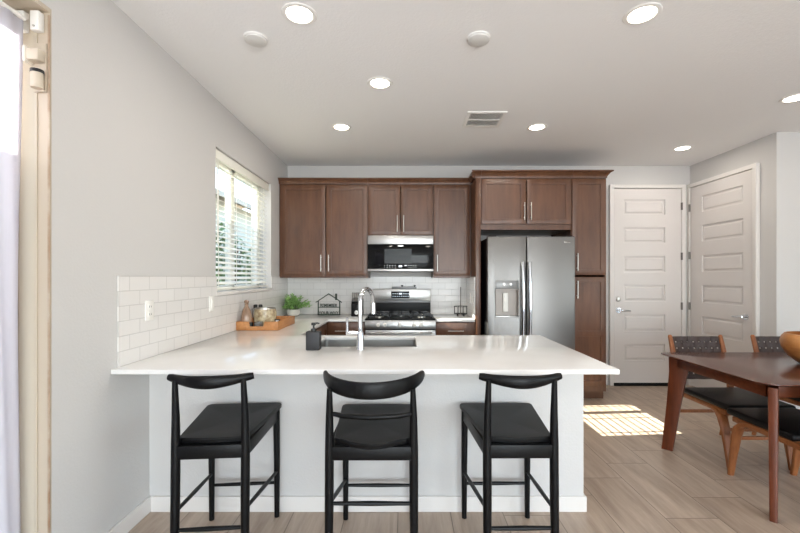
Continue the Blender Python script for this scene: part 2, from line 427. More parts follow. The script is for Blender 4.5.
# ---- patio door at the near end of the left wall
pd = Thing('door_3', 'beige framed patio door behind a sheer curtain', None, (XL-.1, (DY0+DY1)/2, 0), kind='structure')
jb = B().box(XL-.2, XL-.001, DY1-.007, DY1, 0, DZ1).box(XL-.2, XL-.001, DY0, DY0+.022, 0, DZ1, .003).box(XL-.2, XL-.001, DY0+.023, DY1-.0075, DZ1-.018, DZ1)
pd.part('jamb', jb, 'beige')
pd.part('weather_strip', B().box(XL-.008, XL+.0015, DY1-.012, DY1-.007, 0, DZ1-.03, .002), 'rust', label='rust stained strip on the beige jamb')
pd.part('stop_moulding', B().box(XL-.062, XL-.050, DY1-.013, DY1-.007, 0, DZ1-.03, .002), 'beige')
ps = B()
for y0, y1 in ((DY0+.022, .5), (.44, DY1-.0075)):
    x = XL-.19 if y1 < 1 else XL-.165
    ps.box(x, x+.03, y0, y0+.06, .02, DZ1-.03, .004).box(x, x+.03, y1-.06, y1, .02, DZ1-.03, .004)
    ps.box(x, x+.03, y0, y1, .02, .1, .004).box(x, x+.03, y0, y1, DZ1-.1, DZ1-.03, .004)
pd.part('sash', ps, 'beige')
pd.part('pane', B().box(XL-.178, XL-.174, DY0+.08, .44, .1, DZ1-.1).box(XL-.152, XL-.148, .5, DY1-.1, .1, DZ1-.1), 'glass')
lt = Thing('security_latch', 'beige swing latch mounted high on the patio door jamb', 'latch', (XL-.07, DY1-.03, 2.1))
lt.part('latch_arm', B().box(XL-.062, XL-.008, DY1-.055, DY1-.018, 2.215, 2.262, .006), 'latch')
lt.part('end_cap', B().box(XL-.068, XL-.056, DY1-.060, DY1-.018, 2.205, 2.272, .006), 'cream')
lt.part('barrel', B().cyl((XL-.024, DY1-.040, 2.105), (XL-.024, DY1-.040, 2.165), .021), 'latch')
lt.part('ring', B().cyl((XL-.024, DY1-.040, 2.165), (XL-.024, DY1-.040, 2.178), .0225), 'black')
lt.part('mounting_plate', B().box(XL-.060, XL-.008, DY1-.019, DY1-.0075, 2.10, 2.30, .002), 'beige')

cr = Thing('curtain_rod', 'white curtain rod with brackets across the patio door', 'curtain rod', (XL-.1, (DY0+DY1)/2, 2.39))
rx = XL-.075
cr.part('rod', B().cyl((rx, DY0+.03, 2.385), (rx, DY1-.04, 2.385), .009), 'plastic')
for nm, x0 in (('bracket', rx-.045), ('bracket', rx+.016)):
    cr.part(nm, B().box(x0, x0+.036, DY1-.036, DY1-.0075, 2.345, 2.425, .004), 'plastic')
cr.part('bracket_screw', B().cyl((rx+.034, DY1-.040, 2.36), (rx+.034, DY1-.035, 2.36), .004), 'nickel')

cu = B(); rings = []
n = 260
for top in range(13):
    z = .02+(2.374-.02)*top/12
    row = []
    for i in range(n+1):
        y = DY0+.05+(DY1-.052-.004*math.sin(z*1.9)-DY0-.05)*i/n
        a = (.016+.010*(1-z/2.4))*(1 if i < n-22 else .35)
        row.append((rx+a*math.sin(i*.33+.4*math.sin(z*2.1))+.006*math.sin(i*.8+z*3), y, z))
    rings.append(row)
o = bmesh.new(); vv = [[o.verts.new(p) for p in r] for r in rings]
for a, b_ in zip(vv, vv[1:]):
    for i in range(n): o.faces.new((a[i], a[i+1], b_[i+1], b_[i]))
cu._add(o)
curtain = single('curtain', cu, 'sheer', 'sheer white curtain hanging over the patio door', 'curtain', off=(rx, (DY0+DY1)/2, .02))
md = curtain.modifiers.new('thickness', 'SOLIDIFY'); md.thickness = .001

# ---- panelled interior doors, local frame: x across, front faces -y
def panel_door(idx, label, loc, rz, w_, h, panels, hinge_side, handle_x, deadbolt, threshold):
    t = Thing('door_%d' % idx, label, None, loc, rz, world=False, kind='structure')
    leaf = B(); d = .012
    xs = [0, panels[0][0], panels[0][1], w_]
    zs = [.012]+sorted({z for p in panels for z in p[2:]})+[h]
    holes = [(p[0], p[1], p[2], p[3]) for p in panels]
    def filled(x, z): return not any(a < x < b and c < z < e for a, b, c, e in holes)
    leaf.cells(xs, zs, -.012, .012, filled, lambda u, v, ww: (u, ww, v), bev=.004)
    leaf.box(.01, w_-.01, .002, .022, .02, h-.01)
    for a, b, c, e in holes:
        # raised field with sloped border
        r0 = [(a+.018, 0.001, c+.018), (b-.018, .001, c+.018), (b-.018, .001, e-.018), (a+.018, .001, e-.018)]
        r1 = [(a+.034, -.008, c+.034), (b-.034, -.008, c+.034), (b-.034, -.008, e-.034), (a+.034, -.008, e-.034)]
        leaf.ring([r0, r1])
    t.part('door_leaf', leaf, 'door', smooth=False)
    c = .05
    fr = B().cells([-c, -.004, w_+.004, w_+c], [0, h+.006, h+c], -.020, .02, lambda x, z: not (0 < x < w_ and z < h), lambda u, v, ww: (u, ww, v), bev=.003)
    t.part('door_casing', fr, 'trim')
    if threshold: t.part('threshold', B().box(0, w_, -.03, .02, 0, .012).box(0, w_, -.014, .01, .012, .035), 'blackmatte', label='black door sweep and threshold')
    hx = w_+.001 if hinge_side > 0 else -.001
    for z in (h*.91, h*.6565, h*.404) if idx == 1 else (h*.90, h*.66, h*.405):
        t.part('hinge', B().cyl((hx, -.024, z-.045), (hx, -.024, z+.045), .008).box(hx-.012, hx+.012, -.022, -.016, z-.045, z+.045), 'dnickel')
    zh = .93
    rs = B().cyl((handle_x, -.012, zh), (handle_x, -.022, zh), .032, n=24)
    ro = t.part('rosette', rs, 'chrome')
    sgn = 1 if handle_x < w_/2 else -1
    t.part('door_handle', B().cyl((handle_x, -.022, zh), (handle_x, -.06, zh), .011).tube([(handle_x, -.058, zh), (handle_x+sgn*.02, -.062, zh), (handle_x+sgn*.07, -.060, zh-.003), (handle_x+sgn*.125, -.052, zh-.006)], [.014, .013, .011, .009], 12), 'chrome')
    if deadbolt: t.part('deadbolt', B().lathe([(.031, 0), (.031, .006), (.026, .016), (.012, .018), (.001, .018)], mx=T(handle_x, -.012, deadbolt) @ RX(PI/2), n=24), 'nickel')
    return t
H1 = 2.43; W1 = .833
pz = [(y1, y0) for y0, y1 in ((200.2, 214.8), (228, 243), (256.5, 272), (285, 301), (314.5, 331), (344, 360))]
def zz(py): return EYE-(py-277)/80.5
pan = [(.125, .63, zz(a), zz(b)) for a, b in pz]
panel_door(1, 'white six-panel door with a round deadbolt, facing the camera beside the pantry', (2.565, YB-.022, 0), 0, W1, H1, pan, 1, .055, EYE-(299-277)/80.5, True)
W2 = .885
pan2 = [(.195, .77, zz(a), zz(b)) for a, b in pz]
panel_door(2, 'white six-panel door without deadbolt, in the short wall near the dining chairs', (XR-.022, 4.92, 0), -PI/2, W2, H1, pan2, -1, W2-.075, None, False)
baseb('baseboard_right', XR-.014, XR, YD, 3.97)

# ---- ceiling fittings
def can(x, y, label):
    t = Thing('recessed_light', label, 'ceiling light', (x, y, ZC), group='recessed ceiling lights', world=False)
    t.part('trim_ring', B().lathe([(.066, -.001), (.070, -.006), (.088, -.004), (.092, 0), (.066, 0)], n=40, cap=False), 'canrim')
    t.part('lens', B().lathe([(.0655, -.0005), (.064, -.004), (.03, -.005), (.001, -.005)], n=32, cap=False), 'lens')
    return t
CANS = [(-.56, 2.10, 'large round recessed ceiling light above the peninsula, over the sink end'),
        (1.24, 2.10, 'round recessed ceiling light near the top edge, before the vent over the counter tip'),
        (-.185, 2.845, 'round recessed ceiling light in the middle of the kitchen ceiling, between the two blank discs'),
        (-.593, 3.68, 'small round recessed ceiling light close to the window-side upper cabinets'),
        (1.205, 3.68, 'small round recessed ceiling light in front of the refrigerator, beside the vent'),
        (2.96, 4.28, 'small oval-looking recessed ceiling light before the two white doors'),
        (2.995, 3.08, 'recessed ceiling light above the dining table, cut by the picture edge')]
for x, y, l in CANS:
    can(x, y, l)
    ld = bpy.data.lights.new('can_lamp', 'AREA'); ld.shape = 'DISK'; ld.size = .12; ld.energy = CAN_POWER; ld.color = (1, .93, .83)
    lo = bpy.data.objects.new('can_lamp', ld); COL.objects.link(lo); lo.location = (x, y, ZC-.012)
def disc(x, y, label):
    t = Thing('blank_ceiling_cover', label, 'ceiling cover', (x, y, ZC), group='blank ceiling covers', world=False)
    t.part('cover_disc', B().lathe([(.001, -.022), (.050, -.022), (.062, -.017), (.064, 0)], n=36), 'disc')
    t.part('mounting_ring', B().lathe([(.064, 0), (.064, -.006), (.068, -.006), (.069, 0)], n=36, cap=False), 'canrim')
disc(-.868, 2.314, 'blank white ceiling disc on the window side of the kitchen')
disc(.419, 2.31, 'blank white ceiling disc nearest the air vent')
vt = Thing('ceiling_vent', 'white louvred air vent in the kitchen ceiling', 'vent', (.68, 3.5, ZC), world=False)
vw, vd = .165, .17
vt.part('vent_frame', B().cells([-vw, -vw+.03, vw-.03, vw], [-vd, -vd+.03, -.008, .008, vd-.03, vd], -.008, 0, lambda u, v: not (abs(u) < vw-.03 and .008 < abs(v) < vd-.03), lambda u, v, w_: (u, v, w_), bev=.002), 'canrim')
lv = B()
for k in range(21):
    x = -vw+.038+k*(2*vw-.076)/20
    for a, b_ in ((-vd+.03, -.008), (.008, vd-.03)):
        lv.box(-.0045, .0045, a, b_, -.0007, .0007, mx=T(x, 0, -.0055) @ RY(math.radians(62)))
vt.part('louvres', lv, 'canrim')
vt.part('vent_backing', B().box(-vw+.02, vw-.02, -vd+.02, vd-.02, -.0012, -.0002), 'ventdark')

# ================================================================ TILE
single('tile_backsplash', B().box(XL+.001, XL+.008, 2.035, YB-.008, .8805, WZ0-.022).box(XL+.001, XL+.008, 2.035, WY0, WZ0-.022, 1.346).box(XL+.001, XL+.008, WY1, YB-.008, WZ0-.022, 1.346)
       , 'subway_left', 'white subway tile backsplash under the kitchen window', 'backsplash', smooth=False)
single('tile_backsplash', B().box(XL+.001, .7465, YB-.008, YB-.001, .8805, 1.345), 'subway_back', 'white subway tile backsplash behind the range', 'backsplash', smooth=False)
single('tile_backsplash', B().box(.747, .755, 4.36, YB-.008, .8805, 1.345), 'subway_left', 'narrow tiled return against the refrigerator panel', 'backsplash', smooth=False)
def outlet(loc, rz, label, slots=True, group='wall outlets'):
    t = Thing('wall_outlet', label, 'outlet', loc, rz, world=False)
    t.part('cover_plate', B().box(-.035, .035, -.006, 0, -.057, .057, .002), 'plastic')
    if slots:
        for z in (-.022, .022):
            f = t.part('socket', B().box(-.017, .017, -.008, -.005, z-.014, z+.014, .003), 'plastic')
            t.part('slots', B().box(-.009, -.006, -.0086, -.007, z-.006, z+.006).box(.006, .009, -.0086, -.007, z-.005, z+.005), 'plastic_d', f)
    else:
        t.part('rocker', B().box(-.016, .016, -.010, -.005, -.033, .033, .002), 'plastic')
outlet((XL+.008, 2.275, 1.15), PI/2, 'white duplex wall outlet in the tile at the counter end')
outlet((XL+.008, 3.005, 1.14), PI/2, 'white rocker switch plate in the tile just before the window', False)
outlet((.747, 4.62, 1.10), -PI/2, 'small white outlet on the tiled return beside the refrigerator')

# ================================================================ CABINETS
def pull(b, x, z, length, vert=True, yf=-.02):
    h = length/2
    if vert:
        b.cyl((x, yf-.030, z-h), (x, yf-.030, z+h), .0055, n=12)
        for s in (-.7, .7): b.cyl((x, yf+.0, z+s*h), (x, yf-.030, z+s*h), .0045, n=10)
    else:
        b.cyl((x-h, yf-.030, z), (x+h, yf-.030, z), .0055, n=12)
        for s in (-.7, .7): b.cyl((x+s*h, yf+.0, z), (x+s*h, yf-.030, z), .0045, n=10)
def shaker(b, x0, x1, z0, z1, st=.058, mids=(), yf=-.02):
    zs = [z0, z0+st]
    for m_ in mids: zs += [m_-st/2, m_+st/2]
    zs += [z1-st, z1]
    def filled(x, z):
        if x < x0+st or x > x1-st or z < z0+st or z > z1-st: return True
        return any(m_-st/2 < z < m_+st/2 for m_ in mids)
    b.cells([x0, x0+st, x1-st, x1], zs, yf, -.001, filled, lambda u, v, w_: (u, w_, v), bev=.0025)
    b.box(x0+st-.004, x1-st+.004, yf+.009, -.001, z0+st-.004, z1-st+.004)
    return b
def cabinet(name, label, loc, w_, dep, z0, z1, rz=0, doors=(), drawers=(), toe=0, crown=None, group=None, cat='cabinet', opentop=False):
    """doors: (x0,x1,z0,z1,handle_x,handle_z,mids) local to x=0..w, front plane y=0"""
    t = Thing(name, label, cat, loc, rz, group=group, world=False)
    c = B(); k = .018
    c.box(0, k, 0, dep, z0, z1).box(w_-k, w_, 0, dep, z0, z1).box(k, w_-k, 0, dep, z0, z0+k).box(k, w_-k, dep-k, dep, z0+k, z1)
    if not opentop: c.box(k, w_-k, 0, dep, z1-k, z1)
    c.box(k, w_-k, 0, k, z0+k, z0+.075).box(k, w_-k, 0, k, z1-.03, z1-k)
    t.part('carcass', c, 'cab', smooth=False)
    if toe: t.part('toe_kick', B().box(0, w_, .06, .075, 0, z0), 'cab')
    for (x0, x1, a, b_, hx, hz, mids) in doors:
        d = t.part('cabinet_door', shaker(B(), x0, x1, a, b_, mids=mids), 'cab')
        if hx is not None:
            hb = B(); pull(hb, hx, hz, .19); t.part('bar_pull', hb, 'nickel', d)
    for (x0, x1, a, b_, hl) in drawers:
        d = t.part('drawer', B().box(x0, x1, -.02, -.001, a, b_, .003), 'cab')
        hb = B(); pull(hb, (x0+x1)/2, (a+b_)/2, hl, False); t.part('bar_pull', hb, 'nickel', d)
    if crown:
        t.part('crown_moulding', crown, 'cab')
    return t
def crown_run(x0, x1, z, h, proj, retL=0, retR=0):
    """moulding profile in y-z swept along x, projecting towards -y; ret = side return overhang"""
    prof = [(.0, 0), (-.022, 0), (-.024, h*.2), (-.030, h*.35), (-.022-proj*.55, h*.7), (-.022-proj, h*.85), (-.022-proj, h), (.0, h)]
    b = B(); r0 = []; r1 = []
    for (y, zz_) in prof:
        k = max(0, (-y-.022)) 
        r0.append((x0-(k if retL else 0), y, z+zz_)); r1.append((x1+(k if retR else 0), y, z+zz_))
    b.ring([r0, r1])
    if retR:
        q0 = []; q1 = []
        for (y, zz_) in prof[1:-1]:
            k = max(0, (-y-.022)); q0.append((x1+k, y, z+zz_)); q1.append((x1+k, retR, z+zz_))
        q0.append((x1-.01, 0, z+h)); q1.append((x1-.01, retR, z+h)); q0.append((x1-.01, 0, z)); q1.append((x1-.01, retR, z))
        b.ring([q0, q1])
    return b
UF = 4.64; UD = YB-UF-.002; UZ0, UZ1 = 1.33, 2.415
def ux(px): return (px-406)*4.62/400
x0 = XL+.002; xa = ux(367.8)
cabinet('upper_cabinet', 'tall double-door brown wall cabinet beside the kitchen window', (x0, UF, 0), xa-x0, UD, UZ0, UZ1,
        doors=[(.022, ux(325.3)-x0, UZ0+.025, UZ1-.012, ux(321.3)-x0, 1.50, ()), (ux(326.2)-x0, xa-x0-.004, UZ0+.025, UZ1-.012, ux(327.9)-x0+.012, 1.50, ())],
        crown=crown_run(0, xa-x0, UZ1, .062, .04), group='upper cabinets')
xb = ux(433.2)
cabinet('upper_cabinet', 'short double-door brown wall cabinet above the microwave', (xa+.001, UF, 0), xb-xa-.002, UD, 1.815, UZ1,
        doors=[(.004, ux(400)-xa, 1.825, UZ1-.012, ux(397.2)-xa, 1.955, ()), (ux(400.9)-xa, xb-xa-.006, 1.825, UZ1-.012, ux(403.6)-xa, 1.955, ())],
        crown=crown_run(0, xb-xa-.001, UZ1, .062, .04), group='upper cabinets')
cabinet('upper_cabinet', 'single-door brown wall cabinet between microwave and refrigerator', (xb, UF, 0), .752-xb, UD, UZ0, UZ1,
        doors=[(.006, .752-xb-.016, UZ0+.025, UZ1-.012, ux(437.3)-xb, 1.50, ())],
        crown=crown_run(0, .752-xb, UZ1, .062, .04), group='upper cabinets')
FF = 4.36; FD = YB-FF-.002
def fx(px): return (px-406)*4.34/400
def fz(py): return EYE-(py-277)*4.34/400
sp_ = Thing('refrigerator_surround', 'tall brown end panel standing between counter and refrigerator', 'panel', (.785, 4.6, 0))
sp_.part('side_panel', B().box(.756, .812, FF-.02, YB-.002, 0, 2.415, .002), 'cab')
cb = crown_run(.756, .812, 2.415, .075, .05, retL=1)
bmesh.ops.translate(cb.bm, verts=cb.bm.verts[:], vec=(0, FF, 0))
# return of the crown along the panel side back to the lower cabinets
cb.box(.715, .757, FF, UF-.065, 2.462, 2.49).poly([(.756, FF, 2.415), (.734, FF, 2.415), (.715, FF, 2.462), (.756, FF, 2.462)], (0, UF-.066-FF, 0))
sp_.part('crown_moulding', cb, 'cab')
xf0, xf1 = .814, fx(571.6)
cabinet('upper_cabinet', 'deep double-door brown cabinet above the refrigerator', (xf0, FF, 0), xf1-xf0, FD, fz(229.5), 2.415,
        doors=[(.004, fx(526)-xf0, fz(224), 2.405, fx(524)-xf0, fz(211.4), ()), (fx(527)-xf0, xf1-xf0-.004, fz(224), 2.405, fx(530.5)-xf0, fz(211.4), ())],
        crown=crown_run(0, xf1-xf0, 2.415, .075, .05), group='upper cabinets')
xp0, xp1 = fx(571.9), fx(607)
cabinet('pantry_cabinet', 'tall narrow brown pantry cabinet between refrigerator and white door', (xp0, FF, 0), xp1-xp0, FD, .093, 2.415,
        doors=[(.006, xp1-xp0-.012, fz(275), 2.405, fx(576.8)-xp0, fz(262), ()), (.006, xp1-xp0-.012, .158, fz(277), fx(576.8)-xp0, fz(289.5), (.725,))],
        toe=1, crown=crown_run(0, xp1-xp0, 2.415, .075, .05, retR=FD))
# base cabinets
CT, CB_ = .88, .855
BF = 4.36; BD = YB-BF-.004
cabinet('base_cabinet', 'brown base cabinet with a top drawer, window side of the range', (-.866, BF, 0), .42, BD, .09, CB_-.001,
        doors=[(.004, .416, .10, .66, .37, .56, ())], drawers=[(.004, .416, .67, CB_-.012, .22)], toe=1, group='base cabinets')
cabinet('base_cabinet', 'brown base cabinet with drawer between range and refrigerator panel', (.323, BF, 0), .431, BD, .09, CB_-.001,
        doors=[(.004, .425, .10, .66, .05, .56, ())], drawers=[(.004, .425, .67, CB_-.012, .17)], toe=1, group='base cabinets')
cabinet('base_cabinet', 'brown base cabinets along the window wall under the counter', (-.87, 3.17, 0), 1.78, XL*-1-.87-.004, .09, CB_-.001, rz=PI/2,
        doors=[(.01, .56, .10, CB_-.012, .50, .7, ()), (.57, 1.12, .10, CB_-.012, .63, .7, ())], toe=1, group='base cabinets')
# peninsula cabinet faces the range: rotate 180, local x runs towards -X
cabinet('base_cabinet', 'brown peninsula sink cabinet facing the range', (1.01, 3.14, 0), 1.87, 3.14-2.402, .09, CB_-.001, rz=PI,
        doors=[(.01, .46, .10, CB_-.012, .40, .7, ()), (.47, .92, .10, CB_-.012, .53, .7, ()), (.93, 1.39, .10, CB_-.012, 1.33, .7, ()), (1.40, 1.86, .10, CB_-.012, 1.46, .7, ())], toe=1, group='base cabinets', opentop=True)

# ================================================================ COUNTERTOP, SINK, FAUCET
SX0, SX1, SY0, SY1 = -.62, .07, 2.64, 3.085
CXR = 1.063
def cfill(x, y):
    if SX0 < x < SX1 and SY0 < y < SY1: return False
    if y < 3.17: return True
    if x < -.84: return True
    return y > 4.335 and x < -.445
single('countertop', B().cells([XL+.001, -.84, SX0, -.445, SX1, CXR], [1.988, SY0, SY1, 3.17, 4.335, YB-.001], CB_, CT, cfill, lambda u, v, w_: (u, v, w_), bev=.0035),
       'quartz', 'long white quartz countertop of the breakfast peninsula and window wall', 'countertop')
single('countertop', B().box(.322, .7465, 4.335, YB-.001, CB_, CT, .003), 'quartz', 'short white countertop between range and refrigerator panel', 'countertop')
sk = Thing('sink', 'stainless steel undermount sink in the peninsula countertop', 'sink', ((SX0+SX1)/2, (SY0+SY1)/2, .64))
a, b_, c, d = SX0-.012, SX1+.012, SY0-.012, SY1+.012
zb, zt = .64, CB_-.001
def rect(i, z, r=.03):
    out = []
    for (cx, cy, s0) in ((b_-i-r, d-i-r, 0), (a+i+r, d-i-r, 1), (a+i+r, c+i+r, 2), (b_-i-r, c+i+r, 3)):
        for k in range(6):
            an = s0*PI/2+k*PI/10; out.append((cx+r*math.cos(an), cy+r*math.sin(an), z))
    return out
sb = B(); sb.ring([rect(.02, zb-.004), rect(-.0, zb+.02), rect(-.0, zt-.002), rect(-.02, zt-.002), rect(-.02, zt), rect(.004, zt), rect(.004, zb+.024), rect(.03, zb)])
sk.part('basin', sb, 'steel')
sk.part('drain', B().lathe([(.001, .001), (.030, .001), (.042, .004), (.045, .001)], c=((SX0+SX1)/2, (SY0+SY1)/2, zb+.001), n=28, cap=False), 'chrome')
fxx, fyy = (360.3-406)*2.55/400, 2.55
fc = Thing('faucet', 'tall chrome gooseneck kitchen faucet with side lever', 'faucet', (fxx, fyy, CT))
fc.part('faucet_body', B().tube([(fxx, fyy, CT), (fxx, fyy, CT+.006), (fxx, fyy, CT+.1), (fxx, fyy, CT+.112)], [(.026), (.025), (.021), (.017)], 24), 'chrome')
arc = [(fxx, fyy, CT+.10), (fxx, fyy, CT+.2), (fxx, fyy, CT+.302)]
dx, dy = .062, .19
R_ = .078
for k in range(1, 13):
    a_ = PI*k/12*.93; u = (1-math.cos(a_))*.5
    arc.append((fxx+dx*u, fyy+dy*u, CT+.302+R_*math.sin(a_)))
e = Vector(arc[-1]); e2 = e+Vector((dx*.06, dy*.06, -.035))
arc.append(tuple(e2))
fc.part('spout', B().tube(arc, .0140, 16), 'chrome')
fc.part('spray_head', B().tube([e2+Vector((0, 0, .01)), e2+Vector((.001, .003, -.01)), e2+Vector((.002, .006, -.075)), e2+Vector((.002, .006, -.08))], [.0135, .016, .018, .014], 18), 'chrome')
lz = EYE-(333.3-277)*2.55/400
lv_ = fc.part('lever', B().cyl((fxx-.012, fyy, lz), (fxx-.090, fyy, lz), .012, n=16).tube([(fxx-.083, fyy, lz), (fxx-.083, fyy-.002, lz+.05), (fxx-.083, fyy-.006, lz+.1)], [.009, .0085, .008], 12), 'chrome')
# soap dispenser
sx, sy = (313.3-406)*2.52/400, 2.53
sdp = Thing('soap_dispenser', 'square charcoal soap dispenser with pump beside the sink', 'soap dispenser', (sx, sy, CT))
sdp.part('bottle', B().box(sx-.044, sx+.044, sy-.03, sy+.03, CT+.0005, CT+.118, .007, 3), 'soap')
sdp.part('collar', B().lathe([(.018, 0), (.018, .014), (.012, .018)], c=(sx, sy, CT+.117), n=24), 'black')
sdp.part('pump', B().cyl((sx, sy, CT+.13), (sx, sy, CT+.158), .006).box(sx-.013, sx+.013, sy-.012, sy+.012, CT+.155, CT+.172, .003).tube([(sx, sy, CT+.166), (sx+.02, sy+.01, CT+.168), (sx+.034, sy+.012, CT+.164)], [.006, .005, .0045], 10), 'black')

# ================================================================ RANGE
rg = Thing('range', 'stainless steel gas range with five knobs and black grates', 'range', (-.061, 4.6, 0))
RX0, RX1, RF = -.441, .319, 4.315
g = B(); g.box(RX0+.004, RX1-.004, RF+.01, YB-.03, .03, .875)
for xx in (RX0+.05, RX1-.05):
    for yy in (RF+.08, YB-.1): g.cyl((xx, yy, 0), (xx, yy, .03), .016)
rg.part('range_body', g, 'blackmatte')
rg.part('cooktop', B().box(RX0, RX1, RF-.02, YB-.1, .876, .892, .005), 'blackmatte')
rg.part('control_panel', B().poly([(RX0, RF-.028, .782), (RX0, RF+.01, .782), (RX0, RF+.01, .874), (RX0, RF-.018, .874)], (RX1-RX0, 0, 0), .004), 'steel')
for px in (378.2, 385, 399.8, 414.3, 421.2):
    x = (px-406)*4.29/400
    k = rg.part('knob', B().lathe([(.023, 0), (.023, .008), (.018, .012), (.016, .034), (.001, .036)], mx=T(x, RF-.023, .827) @ RX(PI/2+.07), n=24), 'knob')
    rg.part('knob_grip', B().box(-.004, .004, -.0, .008, -.016, .016, .002, mx=T(x, RF-.066, .829)), 'knob', k)
dr = rg.part('oven_door', B().box(RX0+.003, RX1-.003, RF-.022, RF+.009, .2, .770, .006), 'steel')
rg.part('oven_window', B().box(RX0+.12, RX1-.12, RF-.026, RF-.021, .33, .62, .003), 'blackglass', dr)
rg.part('oven_handle', B().tube([(RX0+.05, RF-.018, .742), (RX0+.05, RF-.06, .742), (RX0+.06, RF-.068, .742), (RX1-.06, RF-.068, .742), (RX1-.05, RF-.06, .742), (RX1-.05, RF-.018, .742)], .012, 14), 'steel', dr)
rg.part('storage_drawer', B().box(RX0+.003, RX1-.003, RF-.018, RF+.009, .05, .19, .006), 'steel')
bg_ = B().box(RX0+.03, RX1-.02, YB-.1, YB-.012, .89, 1.055, .004)
rg.part('backguard_base', bg_, 'blackmatte')
rg.part('backguard_vent_rail', B().box(RX0+.03, RX1-.02, YB-.105, YB-.09, 1.028, 1.055, .003), 'greyplastic')  # grey vent bar below the steel backguard panel
gy = YB-.11
def rxx(px): return (px-406)*gy/400
def rz_(py): return EYE-(py-277)*gy/400
bgp = rg.part('backguard', B().box(rxx(372.8), rxx(431), gy-.0, YB-.012, rz_(300.9), rz_(289), .006), 'steel')
rg.part('display', B().box(rxx(391.2), rxx(409.5), gy-.004, gy+.001, rz_(298), rz_(291.3), .002), 'display', bgp)
dg = B()
for row, zq in ((0, rz_(293.6)), (1, rz_(296.2))):
    for k in range(8):
        if row == 0 and k in (3, 4): continue
        x = rxx(392.6+k*2.15); dg.box(x, x+.012, gy-.006, gy-.003, zq-.004, zq+.002)
dg.box(rxx(399), rxx(402), gy-.006, gy-.003, rz_(294.4), rz_(293))
rg.part('display_marks', dg, 'glow', bgp)
# grates: three, each a grid of bars with raised fingers
gw = (RX1-RX0-.06)/3
for k in range(3):
    x0 = RX0+.03+k*gw; x1 = x0+gw-.008; y0, y1 = RF+.03, YB-.135; zt_ = .932
    gb = B()
    for yy in (y0, y1): gb.box(x0, x1, yy-.006, yy+.006, zt_-.014, zt_, .003)
    for xx in (x0+.006, x1-.006): gb.box(xx-.006, xx+.006, y0, y1, zt_-.014, zt_, .003)
    gb.box(x0, x1, (y0+y1)/2-.006, (y0+y1)/2+.006, zt_-.014, zt_, .003)
    for cy in (y0+(y1-y0)*.25, y0+(y1-y0)*.75):
        gb.box(x0, (x0+x1)/2-.022, cy-.005, cy+.005, zt_-.012, zt_+.002, .003).box((x0+x1)/2+.022, x1, cy-.005, cy+.005, zt_-.012, zt_+.002, .003)
        gb.box((x0+x1)/2-.005, (x0+x1)/2+.005, cy+.02, cy+(y1-y0)*.25, zt_-.012, zt_+.002, .003).box((x0+x1)/2-.005, (x0+x1)/2+.005, cy-(y1-y0)*.25, cy-.02, zt_-.012, zt_+.002, .003)
    for xx in (x0+.006, x1-.006):
        for yy in (y0, y1, (y0+y1)/2): gb.box(xx-.007, xx+.007, yy-.007, yy+.007, .892, zt_-.01, .002)
    rg.part('grate', gb, 'iron')
for (x, y) in ((RX0+.03+gw/2, RF+.13), (RX0+.03+gw/2, YB-.24), (RX0+.03+gw*1.5, (RF+YB)/2-.05), (RX0+.03+gw*2.5, RF+.13), (RX0+.03+gw*2.5, YB-.24)):
    bu = rg.part('burner', B().lathe([(.046, 0), (.046, .012), (.036, .016)], c=(x, y, .892), n=24), 'nickel')
    rg.part('burner_cap', B().lathe([(.034, 0), (.036, .006), (.001, .009)], c=(x, y, .908), n=24), 'iron', bu)
# little rack on top of the backguard
tr_ = Thing('spice_tray', 'thin grey metal tray with two black knobs on top of the range backguard', 'tray', ((rxx(392)+rxx(416))/2, YB-.05, rz_(289)))
tr_.part('tray', B().box(rxx(391.8), rxx(416.5), YB-.1, YB-.012, rz_(289)+.0005, rz_(286.8), .002), 'greyplastic')
for px in (402, 414.8):
    x = rxx(px); tr_.part('knob', B().lathe([(.008, 0), (.008, .006), (.013, .012), (.013, .02), (.001, .022)], c=(x, YB-.075, rz_(286.8)), n=20), 'black')

# ================================================================ MICROWAVE
mw = Thing('microwave', 'stainless and black over-the-range microwave', 'microwave', (-.061, 4.77, 1.403))
MX0, MX1, MF = -.436, .311, 4.57
def mz(py): return EYE-(py-277)*4.555/400
def mxx(px): return (px-406)*4.555/400
mw.part('body', B().box(MX0, MX1, MF, YB-.012, 1.404, 1.812), 'blackmatte')
mw.part('top_band', B().box(MX0, MX1, MF-.022, MF-.001, mz(244.2), 1.812, .003), 'steel')
md_ = mw.part('door_glass', B().box(MX0, MX1, MF-.020, MF-.001, mz(268.8), mz(244.3), .002), 'blackglass')
mw.part('window_mesh', B().box(mxx(384.5), mxx(411.5), MF-.0215, MF-.0195, mz(263.5), mz(248.8)), 'display', md_)
mw.part('bottom_band', B().box(MX0, MX1, MF-.024, MF-.001, 1.404, mz(268.9), .003), 'steel')
mw.part('emblem', B().lathe([(.034, 0), (.034, .002), (.001, .003)], mx=T(mxx(400.6), MF-.020, mz(245.8)) @ RX(PI/2) @ Matrix.Scale(.25, 4, (0, 1, 0)), n=24), 'steel', md_)
bt = B()
for r_, zq in enumerate((mz(265.4), mz(267.3))):
    for px in (384.5, 387.3, 389.8, 392.5, 395.4, 408.6, 411, 413.4, 415.6):
        x = mxx(px); bt.box(x-.004, x+.004, MF-.0215, MF-.0195, zq-.0022, zq+.0022)
bt.box(mxx(404.6), mxx(406.8), MF-.0215, MF-.0195, mz(265.8), mz(265.1))
mw.part('button_marks', bt, 'steel', md_)
mw.part('clock', B().box(mxx(398.8), mxx(402), MF-.0215, MF-.0195, mz(267.1), mz(265.3)), 'glow', md_)

